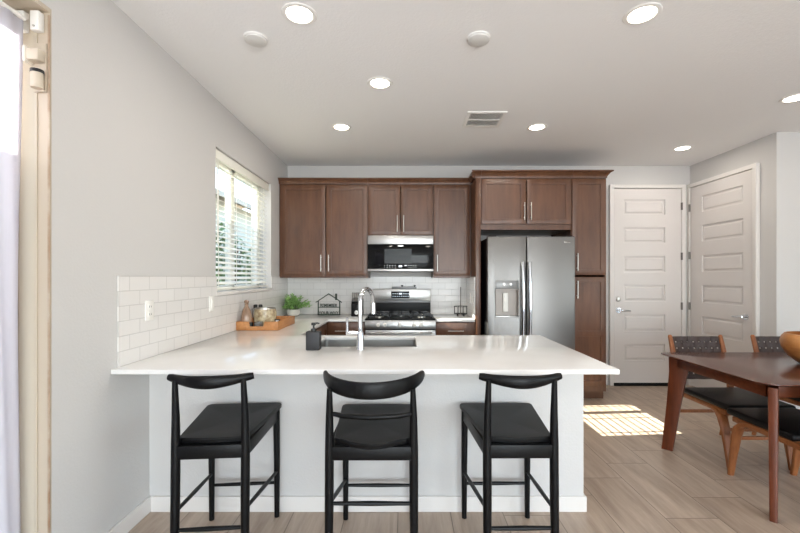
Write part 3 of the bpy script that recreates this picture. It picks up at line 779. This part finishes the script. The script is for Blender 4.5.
# ================================================================ REFRIGERATOR
FR = 4.16
def qx(px, Y=FR): return (px-406)*Y/400
def qz(py, Y=FR): return EYE-(py-277)*Y/400
fr_ = Thing('refrigerator', 'stainless side-by-side refrigerator with ice dispenser', 'refrigerator', (1.30, 4.5, 0))
X0, X1, XS = qx(487.6), qx(575.2), qx(526.6)
ZT = qz(236.4)
fb = B().box(X0+.008, X1-.008, FR+.075, YB-.02, .02, ZT-.012)
for xx in (X0+.06, X1-.06): fb.cyl((xx, FR+.12, 0), (xx, FR+.12, .02), .02)
fb.box(X0+.02, X0+.10, FR+.03, FR+.12, ZT-.012, ZT+.012, .004).box(X1-.10, X1-.02, FR+.03, FR+.12, ZT-.012, ZT+.012, .004)
fr_.part('cabinet_body', fb, 'blackmatte')
dx0, dx1, dz0, dz1 = qx(495.8), qx(518.6), qz(316.6), qz(289)
df = B().cells([X0, dx0, dx1, XS-.004], [.06, dz0, dz1, ZT], FR, FR+.068, lambda x, z: not (dx0 < x < dx1 and dz0 < z < dz1), lambda u, v, w_: (u, w_, v), bev=.008)
fd = fr_.part('freezer_door', df, 'steel_d')
fr_.part('fridge_door', B().box(XS+.004, X1, FR, FR+.068, .06, ZT, .008, 3), 'steel_d')
fr_.part('kick_plate', B().box(X0+.02, X1-.02, FR+.04, FR+.07, .015, .055), 'greyplastic')
fr_.part('dispenser_panel', B().box(dx0, dx1, FR-.004, FR+.001, dz1, qz(280.5), .002), 'greyplastic', fd)
cv = B(); cv.box(dx0+.001, dx1-.001, FR+.055, FR+.06, dz0+.001, dz1-.001).box(dx0+.001, dx0+.006, FR+.002, FR+.055, dz0+.001, dz1-.001).box(dx1-.006, dx1-.001, FR+.002, FR+.055, dz0+.001, dz1-.001).box(dx0+.006, dx1-.006, FR+.002, FR+.055, dz1-.012, dz1-.001)
fr_.part('dispenser_recess', cv, 'cavity', fd)
fr_.part('drip_tray', B().box(dx0-.002, dx1+.002, FR-.008, FR+.055, dz0-.006, dz0+.008, .003), 'steel', fd)
fr_.part('dispenser_paddle', B().box(qx(504), qx(509), FR+.035, FR+.045, qz(312), qz(293), .004).box(qx(504.6), qx(508.4), FR+.028, FR+.036, qz(303), qz(295), .002), 'plastic', fd)
fr_.part('dispenser_button', B().cyl((qx(504), FR-.003, qz(284.2)), (qx(504), FR-.008, qz(284.2)), .011, n=20), 'nickel', fd)
fr_.part('dispenser_button', B().cyl((qx(510.8), FR-.003, qz(284.2)), (qx(510.8), FR-.008, qz(284.2)), .011, n=20), 'nickel', fd)
for cx_ in (qx(523.6, 4.1), qx(530.6, 4.1)):
    zt_, zb_ = qz(262.5, 4.1), .62
    pts = [(cx_, FR+.002, zt_-.02)]
    for k in range(13):
        f = k/12; pts.append((cx_, FR-.030-.030*math.sin(PI*f), zt_-(zt_-zb_)*f))
    pts.append((cx_, FR+.002, zb_+.02))
    fr_.part('door_handle', B().tube(pts, (.0165), 14, up=(1, 0, 0)), 'chrome')
fr_.part('maker_badge', B().box(qx(564.2), qx(570), FR-.002, FR+.001, qz(243), qz(241), .0005), 'dnickel')

# ================================================================ THINGS ON THE COUNTERS
# wooden tray with a notched front
ty0, ty1, tx0, tx1, tz = 3.43, 3.955, XL+.013, -1.10, CT+.001
ty = Thing('wooden_tray', 'honey coloured wooden tray with notched front under the window', 'tray', ((tx0+tx1)/2, (ty0+ty1)/2, tz))
th = .075
fxa, fxb = (249-406)*ty0/400, (264-406)*ty0/400
w1 = B().poly([(tx0, ty0, tz), (tx1, ty0, tz), (tx1, ty0, tz+th), (fxb+.006, ty0, tz+th), (fxb-.004, ty0, tz+.035), (fxa+.004, ty0, tz+.035), (fxa-.006, ty0, tz+th), (tx0, ty0, tz+th)], (0, .014, 0), .002)
w1.box(tx0, tx1, ty1-.014, ty1, tz, tz+th, .002).box(tx0, tx0+.014, ty0+.0141, ty1-.0141, tz, tz+th, .002).box(tx1-.014, tx1, ty0+.0141, ty1-.0141, tz, tz+th, .002)
ty.part('tray_walls', w1, 'traywood')
ty.part('tray_base', B().box(tx0+.014, tx1-.014, ty0+.014, ty1-.014, tz, tz+.012), 'traywood')
zt = tz+.0125
def cxy(px, Y): return (px-406)*Y/400
# carved bottle
x = tx0+.062; y = ty0+.07
bo = Thing('decorative_bottle', 'brown stone-look bottle at the wall end of the wooden tray', 'bottle', (x, y, zt))
bo.part('bottle_body', B().lathe([(.030, 0), (.042, .01), (.047, .06), (.046, .1), (.034, .155), (.018, .185), (.014, .2), (.017, .205), (.017, .214)], c=(x, y, zt), n=28), 'amber')
bo.part('stopper', B().lathe([(.012, 0), (.019, .008), (.020, .022), (.012, .032), (.001, .034)], c=(x, y, zt+.213), n=24), 'amber')
x = cxy(264.5, 3.60); y = 3.62
ca = Thing('mottled_canister', 'wide mottled brown and cream canister on the wooden tray', 'canister', (x, y, zt))
ca.part('canister_body', B().lathe([(.060, 0), (.085, .01), (.098, .05), (.098, .12), (.090, .165), (.086, .165), (.086, .03), (.001, .03)], c=(x, y, zt), n=40, cap=False), 'mottled')
ca.part('rim_band', B().lathe([(.0895, .160), (.0925, .160), (.0925, .168), (.0855, .168), (.0855, .160)], c=(x, y, zt), n=40, cap=False), 'nickel')
for px, lab in ((255.5, 'small glass shaker with black cap behind the mottled canister, wall side'), (260.5, 'small glass shaker with black cap behind the mottled canister, range side')):
    y = 3.80; x = cxy(px, y)
    sh = Thing('shaker', lab, 'shaker', (x, y, zt), group='black capped shakers')
    sh.part('shaker_glass', B().lathe([(.018, 0), (.020, .01), (.020, .13), (.015, .15)], c=(x, y, zt), n=20), 'jarglass')
    sh.part('cap', B().lathe([(.019, 0), (.019, .03), (.014, .036), (.001, .037)], c=(x, y, zt+.1495), n=20), 'black')
y = ty0+.055; x = cxy(258.5, y)
jr = Thing('candle_jar', 'small clear jar candle behind the tray notch', 'candle', (x, y, zt))
jr.part('jar', B().lathe([(.034, 0), (.036, .004), (.036, .058), (.033, .058), (.033, .006), (.001, .006)], c=(x, y, zt), n=28, cap=False), 'jarglass')
jr.part('wax', B().lathe([(.001, .0065), (.0325, .0065), (.0325, .045), (.001, .045)], c=(x, y, zt), n=28, cap=False), 'cream')
y = ty0+.05; x = cxy(250.6, y)
single('candle_tin', B().lathe([(.022, 0), (.022, .05), (.019, .052), (.001, .052)], c=(x, y, zt), n=24), 'black', 'small black tin on the tray beside the jar candle', 'tin', off=(x, y, zt))
y = 3.56; x = cxy(277.6, y)
sf = Thing('small_frame', 'tiny black picture frame standing in the wooden tray', 'picture frame', (x, y, zt))
sf.part('frame', B().cells([x-.026, x-.018, x+.012, x+.020], [zt, zt+.008, zt+.062, zt+.07], y, y+.008, lambda u, v: not (x-.018 < u < x+.012 and zt+.008 < v < zt+.062), lambda u, v, w_: (u, w_, v)), 'black')
sf.part('card', B().box(x-.018, x+.012, y+.003, y+.006, zt+.008, zt+.062), 'plastic')

# plant
py_ = 4.74; pxx = cxy(293.3, py_)
pl = Thing('potted_plant', 'leafy green plant in a round white pot in the counter corner', 'plant', (pxx, py_, CT))
pl.part('pot', B().lathe([(.045, 0.0005), (.066, .014), (.078, .045), (.074, .075), (.070, .078), (.066, .07), (.001, .07)], c=(pxx, py_, CT), n=36, cap=False), 'pot')
pl.part('soil', B().lathe([(.001, .0705), (.064, .0705)], c=(pxx, py_, CT), n=24, cap=False), 'soil')
st_ = B(); lf = bmesh.new(); rnd = random.Random(3)
def add_leaf(bm_, p, d, L, W):
    d = d.normalized(); side = d.cross(Vector((0, 0, 1)));
    if side.length < .1: side = Vector((1, 0, 0))
    side.normalize(); up = side.cross(d).normalized()
    tilt = rnd.uniform(-.6, .6); side = (side*math.cos(tilt)+up*math.sin(tilt)); up = side.cross(d)
    pts = [p, p+d*L*.35+side*W*.5+up*.002, p+d*L*.7+side*W*.38, p+d*L-up*.15*L, p+d*L*.7-side*W*.38, p+d*L*.35-side*W*.5+up*.002]
    mid = [p+d*L*.35-up*.12*W, p+d*L*.7-up*.12*W]
    v = [bm_.verts.new(q) for q in pts]; m_ = [bm_.verts.new(q) for q in mid]
    for f in ((v[0], v[1], m_[0]), (v[1], v[2], m_[1], m_[0]), (v[2], v[3], m_[1]), (v[3], v[4], m_[1]), (v[4], v[5], m_[0], m_[1]), (v[5], v[0], m_[0])): bm_.faces.new(f)
for k in range(58):
    a_ = rnd.uniform(0, 2*PI); el = rnd.uniform(.1, 1.5); L = rnd.uniform(.11, .185)
    base = Vector((pxx+.03*math.cos(a_), py_+.03*math.sin(a_), CT+.07))
    dr_ = Vector((math.cos(a_)*math.cos(el), math.sin(a_)*math.cos(el), math.sin(el)))
    tip = base+dr_*L
    if tip.y > YB-.06: tip.y = YB-.06
    if tip.x < XL+.06: tip.x = XL+.06
    midp = (base+tip)/2+Vector((0, 0, .015))
    st_.tube([base, midp, tip], [.0018, .0015, .001], 5)
    for j in range(10):
        f = .3+.7*j/9; p = base.lerp(tip, f)+Vector((0, 0, .015*(1-abs(2*f-1))))
        d_ = Vector((rnd.uniform(-1, 1), rnd.uniform(-1, 1), rnd.uniform(-.5, .8)))+dr_*.7
        if p.y > YB-.075 and d_.y > 0: d_.y = -d_.y
        add_leaf(lf, p, d_, rnd.uniform(.028, .042), rnd.uniform(.018, .026))
lb = B(); lb.bm = lf
pl.part('stems', st_, 'stem'); pl.part('foliage', lb, 'leaf')

# house shaped wire sign
hy = 4.80
def hx(px): return (px-406)*hy/400
def hz(py): return EYE-(py-277)*hy/400
hs = Thing('house_sign', 'dark green metal house-shaped sign standing against the backsplash', 'sign', (hx(328.8), hy, CT))
zb_ = CT+.001; t_ = .013
xl, xr, ze, xm, zr = hx(317.6), hx(340.2), hz(301.2), hx(328.6), hz(293.8)
fo = B().box(xl, xr, hy, hy+.012, zb_, zb_+t_).box(xl, xl+t_, hy, hy+.012, zb_, ze).box(xr-t_, xr, hy, hy+.012, zb_, ze)
fo.box(xl, xr, hy+.001, hy+.011, hz(307.6), hz(307.6)+.008)
for sgn, xe in ((-1, hx(315.6)), (1, hx(341.8))):
    fo.poly([(xm, hy, zr+.006), (xm, hy, zr-.008), (xe, hy, hz(303)), (xe-sgn*.0, hy, hz(303)+.012)], (0, .012, 0))
fo.box(hx(335.1), hx(337.0), hy, hy+.012, hz(300), hz(293.6))
hs.part('house_outline', fo, 'greenmetal', smooth=False)
hs.part('lettering', B().text('REMEMBER', .042, T(xm, hy+.004, hz(307.4)+.006) @ RX(PI/2) @ Matrix.Scale(1.25, 4, (0, 1, 0)), .003), 'greenmetal', smooth=False)
hs.part('lettering', B().text('YOUR WHY', .044, T(xm, hy+.004, zb_+.011) @ RX(PI/2) @ Matrix.Scale(1.15, 4, (0, 1, 0)), .003), 'greenmetal', smooth=False)

# knife block and knives
ky = 4.72; kx = cxy(357.6, ky)
kb = Thing('knife_block', 'black knife block beside the range', 'knife block', (kx, ky, CT))
kb.part('block', B().poly([(kx-.068, ky-.06, CT+.001), (kx-.068, ky+.09, CT+.001), (kx-.068, ky+.09, CT+.20), (kx-.068, ky+.02, CT+.215), (kx-.068, ky-.06, CT+.145)], (.128, 0, 0), .005), 'blackmatte')
kb.part('front_badge', B().lathe([(.024, 0), (.024, .002), (.001, .003)], mx=T(kx-.006, ky-.061, CT+.045) @ RX(PI/2), n=24), 'nickel', label='silver oval badge on the block')
kn = None
for k in range(5):
    x = kx-.050+k*.0235
    labs = ['steel handled knife at the window-side end of the knife block', 'second steel handled knife from the window-side end of the knife block', 'steel handled knife in the middle of the knife block', 'fourth steel handled knife, one in from the range end of the block', 'steel handled knife at the range end of the knife block']
    if kn is None:
        kn = Thing('knife', labs[0], 'knife', (x, ky-.02, CT+.185), group='knives in the black block', world=False)
        kn.part('knife_handle', B().tube([(0, 0, .003), (0, -.004, .05), (0, -.008, .10), (0, -.009, .112)], [(.007, .011), (.006, .009), (.0075, .012), (.004, .007)], 10), 'dnickel')
        kn.part('bolster', B().box(-.008, .008, -.013, .011, .0, .008, .002), 'black')
        r_ = kn.r
    else:
        r_ = copy_tree(kn.r); relabel(r_, labs[k])
    r_.location = (x, ky-.03, CT+.168)

# wire paper towel holder
wy = 4.70; wx = cxy(460.6, wy)
wt_ = Thing('towel_holder', 'black wire paper towel holder with a tall centre rod', 'towel holder', (wx, wy, CT))
hw, z0_, z1_ = .078, CT+.03, CT+.115
bk = B()
for zz_ in (z0_, z1_):
    bk.tube([(wx+hw*math.cos(2*PI*k/24), wy+hw*math.sin(2*PI*k/24), zz_) for k in range(24)], .003, 6, closed=True, cap=False)
for k in range(8):
    a_ = 2*PI*k/8+.2; bk.cyl((wx+hw*math.cos(a_), wy+hw*math.sin(a_), z0_), (wx+hw*math.cos(a_), wy+hw*math.sin(a_), z1_), .0025, n=6)
for k in range(3): 
    a_ = PI*k/3; bk.cyl((wx-hw*math.cos(a_), wy-hw*math.sin(a_), z0_), (wx+hw*math.cos(a_), wy+hw*math.sin(a_), z0_), .0025, n=6)
wt_.part('wire_basket', bk, 'black')
wt_.part('centre_rod', B().cyl((wx, wy, z0_), (wx, wy, EYE-(287-277)*wy/400), .0055, n=10), 'dnickel')
for k in range(4):
    a_ = PI/4+k*PI/2; x = wx+.05*math.cos(a_); y = wy+.05*math.sin(a_)
    wt_.part('foot', B().cyl((x, y, CT+.0005), (x, y, z0_), .006, n=10), 'black')

# ================================================================ STOOLS
def seat_shape(hwf, hwr, yf, yr, bulge, z, th, dish):
    """rounded trapezoid slab, gently dished"""
    out = []; cr_ = .035
    corners = [(hwf, yf), (-hwf, yf), (-hwr, yr), (hwr, yr)]
    pts = []
    for i, (x, y) in enumerate(corners):
        p = Vector((x, y, 0)); a = Vector((*corners[i-1], 0)); b = Vector((*corners[(i+1) % 4], 0))
        da = (a-p).normalized()*cr_; db = (b-p).normalized()*cr_
        for k in range(6):
            t = k/5; pts.append((p+da)*(1-t)**2+p*2*t*(1-t)+(p+db)*t*t)
        # edge points
        nxt = corners[(i+1) % 4]; q = b
        s0 = p+db; s1 = b+(p-b).normalized()*cr_
        for k in range(1, 8):
            t = k/8; e_ = s0.lerp(s1, t)
            if i == 2: e_ = e_+Vector((0, -bulge*math.sin(PI*t), 0))
            pts.append(e_)
    c = sum(pts, Vector())/len(pts)
    def ring(s, zf): return [(c.x+(p.x-c.x)*s, c.y+(p.y-c.y)*s, zf(p, s)) for p in pts]
    dz = lambda p, s: -dish*(1-s)
    rings = [ring(.05, lambda p, s: z-th), ring(.96, lambda p, s: z-th), ring(.995, lambda p, s: z-th+.006), ring(1, lambda p, s: z-.008), ring(.985, lambda p, s: z-.001)]
    for s in (.9, .75, .5, .25, .05): rings.append(ring(s, lambda p, s: z-dish*(1-(s/.95)**2)))
    b = B(); b.ring(rings); return b
def stool_base(t, hwf, hwr, yf, yr, post_z, fr_z, rr_z, sf_z, sr_z, seat_z):
    for s in (-1, 1):
        t.part('leg', B().tube([(s*hwf, yf, 0), (s*hwf, yf, .3), (s*(hwf-.002), yf-.005, seat_z-.03)], [.0135, .0165, .0185], 14), 'stoolwood')
        t.part('leg', B().tube([(s*(hwr+.002), yr-.01, 0), (s*hwr, yr, .35), (s*hwr, yr+.004, seat_z-.04), (s*(hwr-.001), yr+.002, seat_z+.1), (s*(hwr-.004), yr-.012, post_z)], [.016, .0195, .0195, .0165, .0115], 14), 'stoolwood')
        a_ = Vector((s*hwf, yf, sf_z)); b2 = Vector((s*hwr, yr, sr_z))
        t.part('side_rung', B().tube([a_, a_.lerp(b2, .5), b2], [.008, .0105, .008], 10), 'stoolwood')
    t.part('front_rung', B().tube([(-hwf, yf, fr_z), (0, yf, fr_z), (hwf, yf, fr_z)], [.008, .0105, .008], 10), 'stoolwood')
    t.part('rear_rung', B().tube([(-hwr, yr, rr_z), (0, yr, rr_z), (hwr, yr, rr_z)], [.008, .0105, .008], 10), 'stoolwood')
    ap = B(); z0, z1 = seat_z-.085, seat_z-.026
    ap.box(-hwr, hwr, yr-.010, yr+.010, z0, z1, .003).box(-hwf, hwf, yf-.010, yf+.010, z0, z1, .003)
    for s in (-1, 1):
        ap.poly([(s*hwr-.009, yr, z0), (s*hwr+.009, yr, z0), (s*hwf+.009, yf, z0), (s*hwf-.009, yf, z0)], (0, 0, z1-z0), .002)
    t.part('apron', ap, 'stoolwood')
    t.part('seat_gap_plate', B().poly([(-hwr+.01, yr+.008, seat_z-.052), (hwr-.01, yr+.008, seat_z-.052), (hwf-.01, yf-.008, seat_z-.052), (-hwf+.01, yf-.008, seat_z-.052)], (0, 0, .027)), 'stoolwood')  # black plate added so no light shows through the gap under the seat
def stool_a(label):
    t = Thing('bar_stool', label, 'stool', (0, 0, 0), world=False, group='black counter stools')
    stool_base(t, .176, .148, .235, -.235, .892, .19, .235, .253, .315, .63)
    t.part('seat', seat_shape(.205, .146, .262, -.222, .010, .632, .028, .010), 'vinyl')
    n_ = 25; pts = []; rs = []
    for k in range(n_):
        u = -1+2*k/(n_-1); c = math.cos(u*PI/2)
        pts.append((.181*u, -.222-.062*c**1.2, .897-.008*c+.004*abs(u)**3)); h = .0165+.0125*c**1.5
        rs.append((.0135 if abs(u) < .97 else .011, h if abs(u) < .97 else h*.85))
    rb = B().tube(pts, rs, 16, up=(0, 0, 1))
    t.part('back_rail', rb, 'stoolwood')
    return t
sa = stool_a('black counter stool with thin curved back rail, under the counter at the window wall')
s3 = copy_tree(sa.r); relabel(s3, 'black counter stool with thin curved back rail, at the open tip of the counter')
sa.r.location = (-.878, 1.99, 0); sa.r.rotation_euler.z = math.radians(4.8)
s3.location = (.503, 1.995, 0); s3.rotation_euler.z = math.radians(.6)
sbb = Thing('bar_stool', 'black counter stool with a wide wrap-around backrest, middle of the counter', 'stool', (0, 0, 0), world=False, group='black counter stools')
stool_base(sbb, .184, .184, .24, -.235, .858, .187, .355, .217, .353, .63)
sbb.part('seat', seat_shape(.205, .166, .262, -.228, .055, .632, .028, .012), 'vinyl')
n_ = 31; pts = []; rs = []
for k in range(n_):
    u = -1+2*k/(n_-1); a_ = u*1.28
    pts.append((.2275*math.sin(a_)/math.sin(1.28), -.10-.235*(math.cos(a_)-math.cos(1.28))/(1-math.cos(1.28)), .872+.012*abs(u)**2))
    h = .036-.012*abs(u)**3; rs.append((.011, h if abs(u) < .98 else h*.8))
sbb.part('backrest', B().tube(pts, rs, 16, sq=.8, up=(0, 0, 1)), 'stoolwood')
sbb.part('lower_back_rod', B().tube([(-.184, -.235, .748), (-.12, -.258, .744), (0, -.272, .742), (.12, -.258, .744), (.184, -.235, .748)], [.009, .0115, .0125, .0115, .009], 12), 'stoolwood')
sbb.r.location = (-.150, 1.975, 0); sbb.r.rotation_euler.z = math.radians(0)

# ================================================================ DINING TABLE AND CHAIRS
dt = Thing('dining_table', 'walnut dining table with rounded corners and splayed legs', 'table', (2.92, 2.66, 0))
TX0, TX1, TY0, TY1 = 1.972, 3.85, 2.185, 3.135
def outline(inset, z, r=.13):
    out = []
    a, b_, c, d = TX0+inset, TX1-inset, TY0+inset, TY1-inset
    q = r*.5
    for (cx, cy, s0, r) in ((b_-q, d-q, 0, q), (a+q, d-q, 1, q), (a+r, c+r, 2, r), (b_-r, c+r, 3, r)):
        for k in range(9):
            an = s0*PI/2+k*PI/16; ca, sa_ = math.cos(an), math.sin(an)
            ca = math.copysign(abs(ca)**.8, ca); sa_ = math.copysign(abs(sa_)**.8, sa_)
            out.append((cx+r*ca, cy+r*sa_, z))
    return out
dt.part('tabletop', B().ring([outline(.05, .724), outline(.012, .738), outline(0, .744), outline(.001, .749), outline(.006, .751), outline(.3, .751)]), 'walnut_top')
ap = B(); i_ = .105
ap.box(TX0+i_, TX1-i_, TY0+i_-.02, TY0+i_, .655, .7235, .002).box(TX0+i_, TX1-i_, TY1-i_, TY1-i_+.02, .655, .7235, .002)
ap.box(TX0+i_-.02, TX0+i_, TY0+i_, TY1-i_, .655, .7235, .002).box(TX1-i_, TX1-i_+.02, TY0+i_, TY1-i_, .655, .7235, .002)
dt.part('apron', ap, 'walnut')
for sx_ in (-1, 1):
    for sy_ in (-1, 1):
        cx = TX0 if sx_ < 0 else TX1; cy = TY0 if sy_ < 0 else TY1
        d = Vector((sx_, sy_, 0)).normalized(); nrm = Vector((-d.y, d.x, 0))
        top = Vector((cx-sx_*.118, cy-sy_*.09, .723)); bot = Vector((cx-sx_*.060, cy-sy_*.025, 0))
        def sect(f, wd, thk):
            c = bot.lerp(top, f)
            return [c+d*wd/2+nrm*thk/2, c-d*wd/2+nrm*thk/2, c-d*wd/2-nrm*thk/2, c+d*wd/2-nrm*thk/2]
        lg = B().ring([sect(0, .075, .034), sect(.5, .092, .038), sect(.85, .118, .042), sect(1, .150, .042)])
        e_ = [e for e in lg.bm.edges if abs(e.calc_face_angle(0)) > .8 and abs((e.verts[0].co-e.verts[1].co).normalized().z) > .7]
        bmesh.ops.bevel(lg.bm, geom=e_, offset=.006, segments=2, profile=.5, affect='EDGES')
        dt.part('leg', lg, 'walnut_v')
bwx, bwy = 2.74, 2.66
bw = single('wooden_bowl', B().lathe([(.060, 0), (.10, .010), (.150, .055), (.182, .11), (.190, .15), (.180, .185), (.165, .205), (.155, .207), (.158, .195), (.172, .15), (.160, .10), (.12, .04), (.05, .02), (.001, .018)], c=(bwx, bwy, .7515), n=56, cap=False),
            'bowlwood', 'large turned wooden bowl with streaky grain on the dining table', 'bowl', off=(bwx, bwy, .7515))

def dining_chair(label):
    t = Thing('dining_chair', label, 'chair', (0, 0, 0), world=False, group='woven back dining chairs')
    hw = .214
    # cushion
    cu_ = B().box(-.235, .235, -.235, .245, .408, .452, .018, 4)
    for v in cu_.bm.verts:
        if v.co.z > .44: v.co.z += .006*(1-(v.co.x/.235)**2)*(1-(v.co.y/.24)**2)
    t.part('seat_cushion', cu_, 'leather')
    sf_ = B()
    for s in (-1, 1): sf_.box(s*hw-.014, s*hw+.014, -.30, .20, .372, .407, .006)
    sf_.box(-hw, hw, .185, .21, .372, .407, .005).box(-hw, hw, -.25, -.225, .372, .407, .005)
    t.part('seat_frame', sf_, 'chairwood')
    for s in (-1, 1):
        # front leg flows out of the rail
        t.part('leg', B().tube([(s*hw, -.02, .390), (s*hw, .07, .389), (s*hw, .125, .377), (s*hw, .158, .345), (s*hw, .180, .28), (s*hw, .205, .15), (s*hw, .228, .0)],
                               [(.015, .014), (.016, .022), (.017, .032), (.0175, .037), (.0175, .033), (.017, .026), (.015, .018)], 14, sq=.75, up=(1, 0, 0)), 'chairwood')
        t.part('leg', B().tube([(s*hw, -.395, 0), (s*hw, -.355, .16), (s*hw, -.310, .32), (s*hw, -.295, .40), (s*hw, -.315, .52), (s*hw, -.365, .70), (s*hw, -.405, .835), (s*hw, -.408, .848)],
                               [(.012, .015), (.0145, .019), (.015, .026), (.015, .028), (.0145, .024), (.013, .020), (.012, .017), (.008, .010)], 14, sq=.75, up=(1, 0, 0)), 'chairwood')
    t.part('front_stretcher', B().tube([(-hw, .185, .265), (0, .185, .265), (hw, .185, .265)], [(.009, .012)]*3, 10, sq=.7, up=(0, 0, 1)), 'chairwood')
    t.part('rear_stretcher', B().tube([(-hw, -.340, .222), (0, -.340, .222), (hw, -.340, .222)], [(.009, .014)]*3, 10, sq=.7, up=(0, 0, 1)), 'chairwood')
    # woven straps between the posts
    def back(z, out=0):
        f = (z-.50)/(.835-.50); y = -.310-.10*f; return y-out
    wv = B(); nv, nh = 9, 7
    zs = [.515+k*(.815-.515)/(nh-1) for k in range(nh)]; xs = [-.196+k*.049 for k in range(nv)]
    for j, zz_ in enumerate(zs):
        r0 = []
        m_ = 4*(nv-1)+9
        for k in range(m_):
            x = -.214+.428*k/(m_-1)
            ph = math.cos(PI*(x+.196)/.049)*(1 if j % 2 else -1)
            y = back(zz_, .0032*ph)
            yt = back(zz_+.0195, .0032*ph); yb = back(zz_-.0195, .0032*ph)
            r0.append([(x, yb-.0014, zz_-.0195), (x, yt-.0014, zz_+.0195), (x, yt+.0014, zz_+.0195), (x, yb+.0014, zz_-.0195)])
        wv.ring(r0)
    for i, x in enumerate(xs):
        r0 = []; m_ = 4*(nh-1)+5
        for k in range(m_):
            zz_ = .497+.336*k/(m_-1)
            ph = -math.cos(PI*(zz_-.515)/.05)*(1 if i % 2 == 0 else -1)*-1
            y = back(zz_, .0032*ph)
            r0.append([(x-.0185, y-.0014, zz_), (x+.0185, y-.0014, zz_), (x+.0185, y+.0014, zz_), (x-.0185, y+.0014, zz_)])
        wv.ring(r0)
    t.part('woven_back', wv, 'strap')
    return t
c1 = dining_chair('dining chair with woven strap back on the door side, nearest the table end')
c2 = copy_tree(c1.r); relabel(c2, 'dining chair tucked in on the camera side, only its black seat and front legs show')
c3 = copy_tree(c1.r); relabel(c3, 'dining chair with woven strap back behind the wooden bowl')
c1.r.location = (2.462, 3.00, 0); c1.r.rotation_euler.z = PI
c2.location = (2.415, 2.485, 0); c2.rotation_euler.z = 0
c3.location = (3.165, 3.00, 0); c3.rotation_euler.z = PI

# ================================================================ OUTSIDE
gd = struct('ground', B().box(-14, 14, -14, 24, -.25, -.12), 'gravel', 'gravel side yard outside the window')
EX = -3.9; EZ = 1.81+(-1.56-EX)*.58
nh_ = Thing('neighbour_house', 'tan stucco house next door seen through the blinds', 'house', (-6, 6, -.12))
nh_.part('house_wall', B().box(-9, EX-.4, -6, 16, -.12, EZ-.05), 'stucco')
nh_.part('roof', B().poly([(EX, -6.4, EZ), (EX, -6.4, EZ-.12), (-6.6, -6.4, EZ+1.0), (-9.3, -6.4, EZ-.1), (-9.3, -6.4, EZ+.02), (-6.6, -6.4, EZ+1.15)], (0, 22.8, 0)), 'roof')
def shrub(x, y, h, seed, label):
    rr = random.Random(seed)
    t = Thing('shrub', label, 'shrub', (x, y, -.12), group='side yard shrubs')
    s_ = B(); f_ = bmesh.new()
    for k in range(5):
        a_ = rr.uniform(0, 6.28); s_.tube([(x, y, -.12), (x+.1*math.cos(a_), y+.1*math.sin(a_), h*.4), (x+.25*math.cos(a_), y+.25*math.sin(a_), h*.8)], [.03, .02, .008], 6)
    for k in range(1300):
        u = rr.uniform(-1, 1); a_ = rr.uniform(0, 6.28); r_ = rr.random()**.4
        q = math.sqrt(1-u*u)
        p = Vector((x+.45*r_*q*math.cos(a_), y+.6*r_*q*math.sin(a_), -.12+h*.55+h*.48*r_*u))
        add_leaf(f_, p, Vector((rr.uniform(-1, 1), rr.uniform(-1, 1), rr.uniform(-.6, 1))), rr.uniform(.09, .15), rr.uniform(.04, .07))
    fbb = B(); fbb.bm = f_
    t.part('stems', s_, 'bark'); t.part('foliage', fbb, 'shrub')
for i, (x, y, h, l) in enumerate(((-3.0, 5.6, 1.9, 'green shrub outside the window, nearest the house'), (-3.1, 6.9, 2.3, 'tall green shrub outside the window, middle of the row'),
                                  (-3.0, 8.2, 2.0, 'green shrub outside the window, third along the side yard'), (-3.1, 9.6, 2.4, 'green shrub at the far end of the side yard'))):
    shrub(x, y, h, i+1, l)
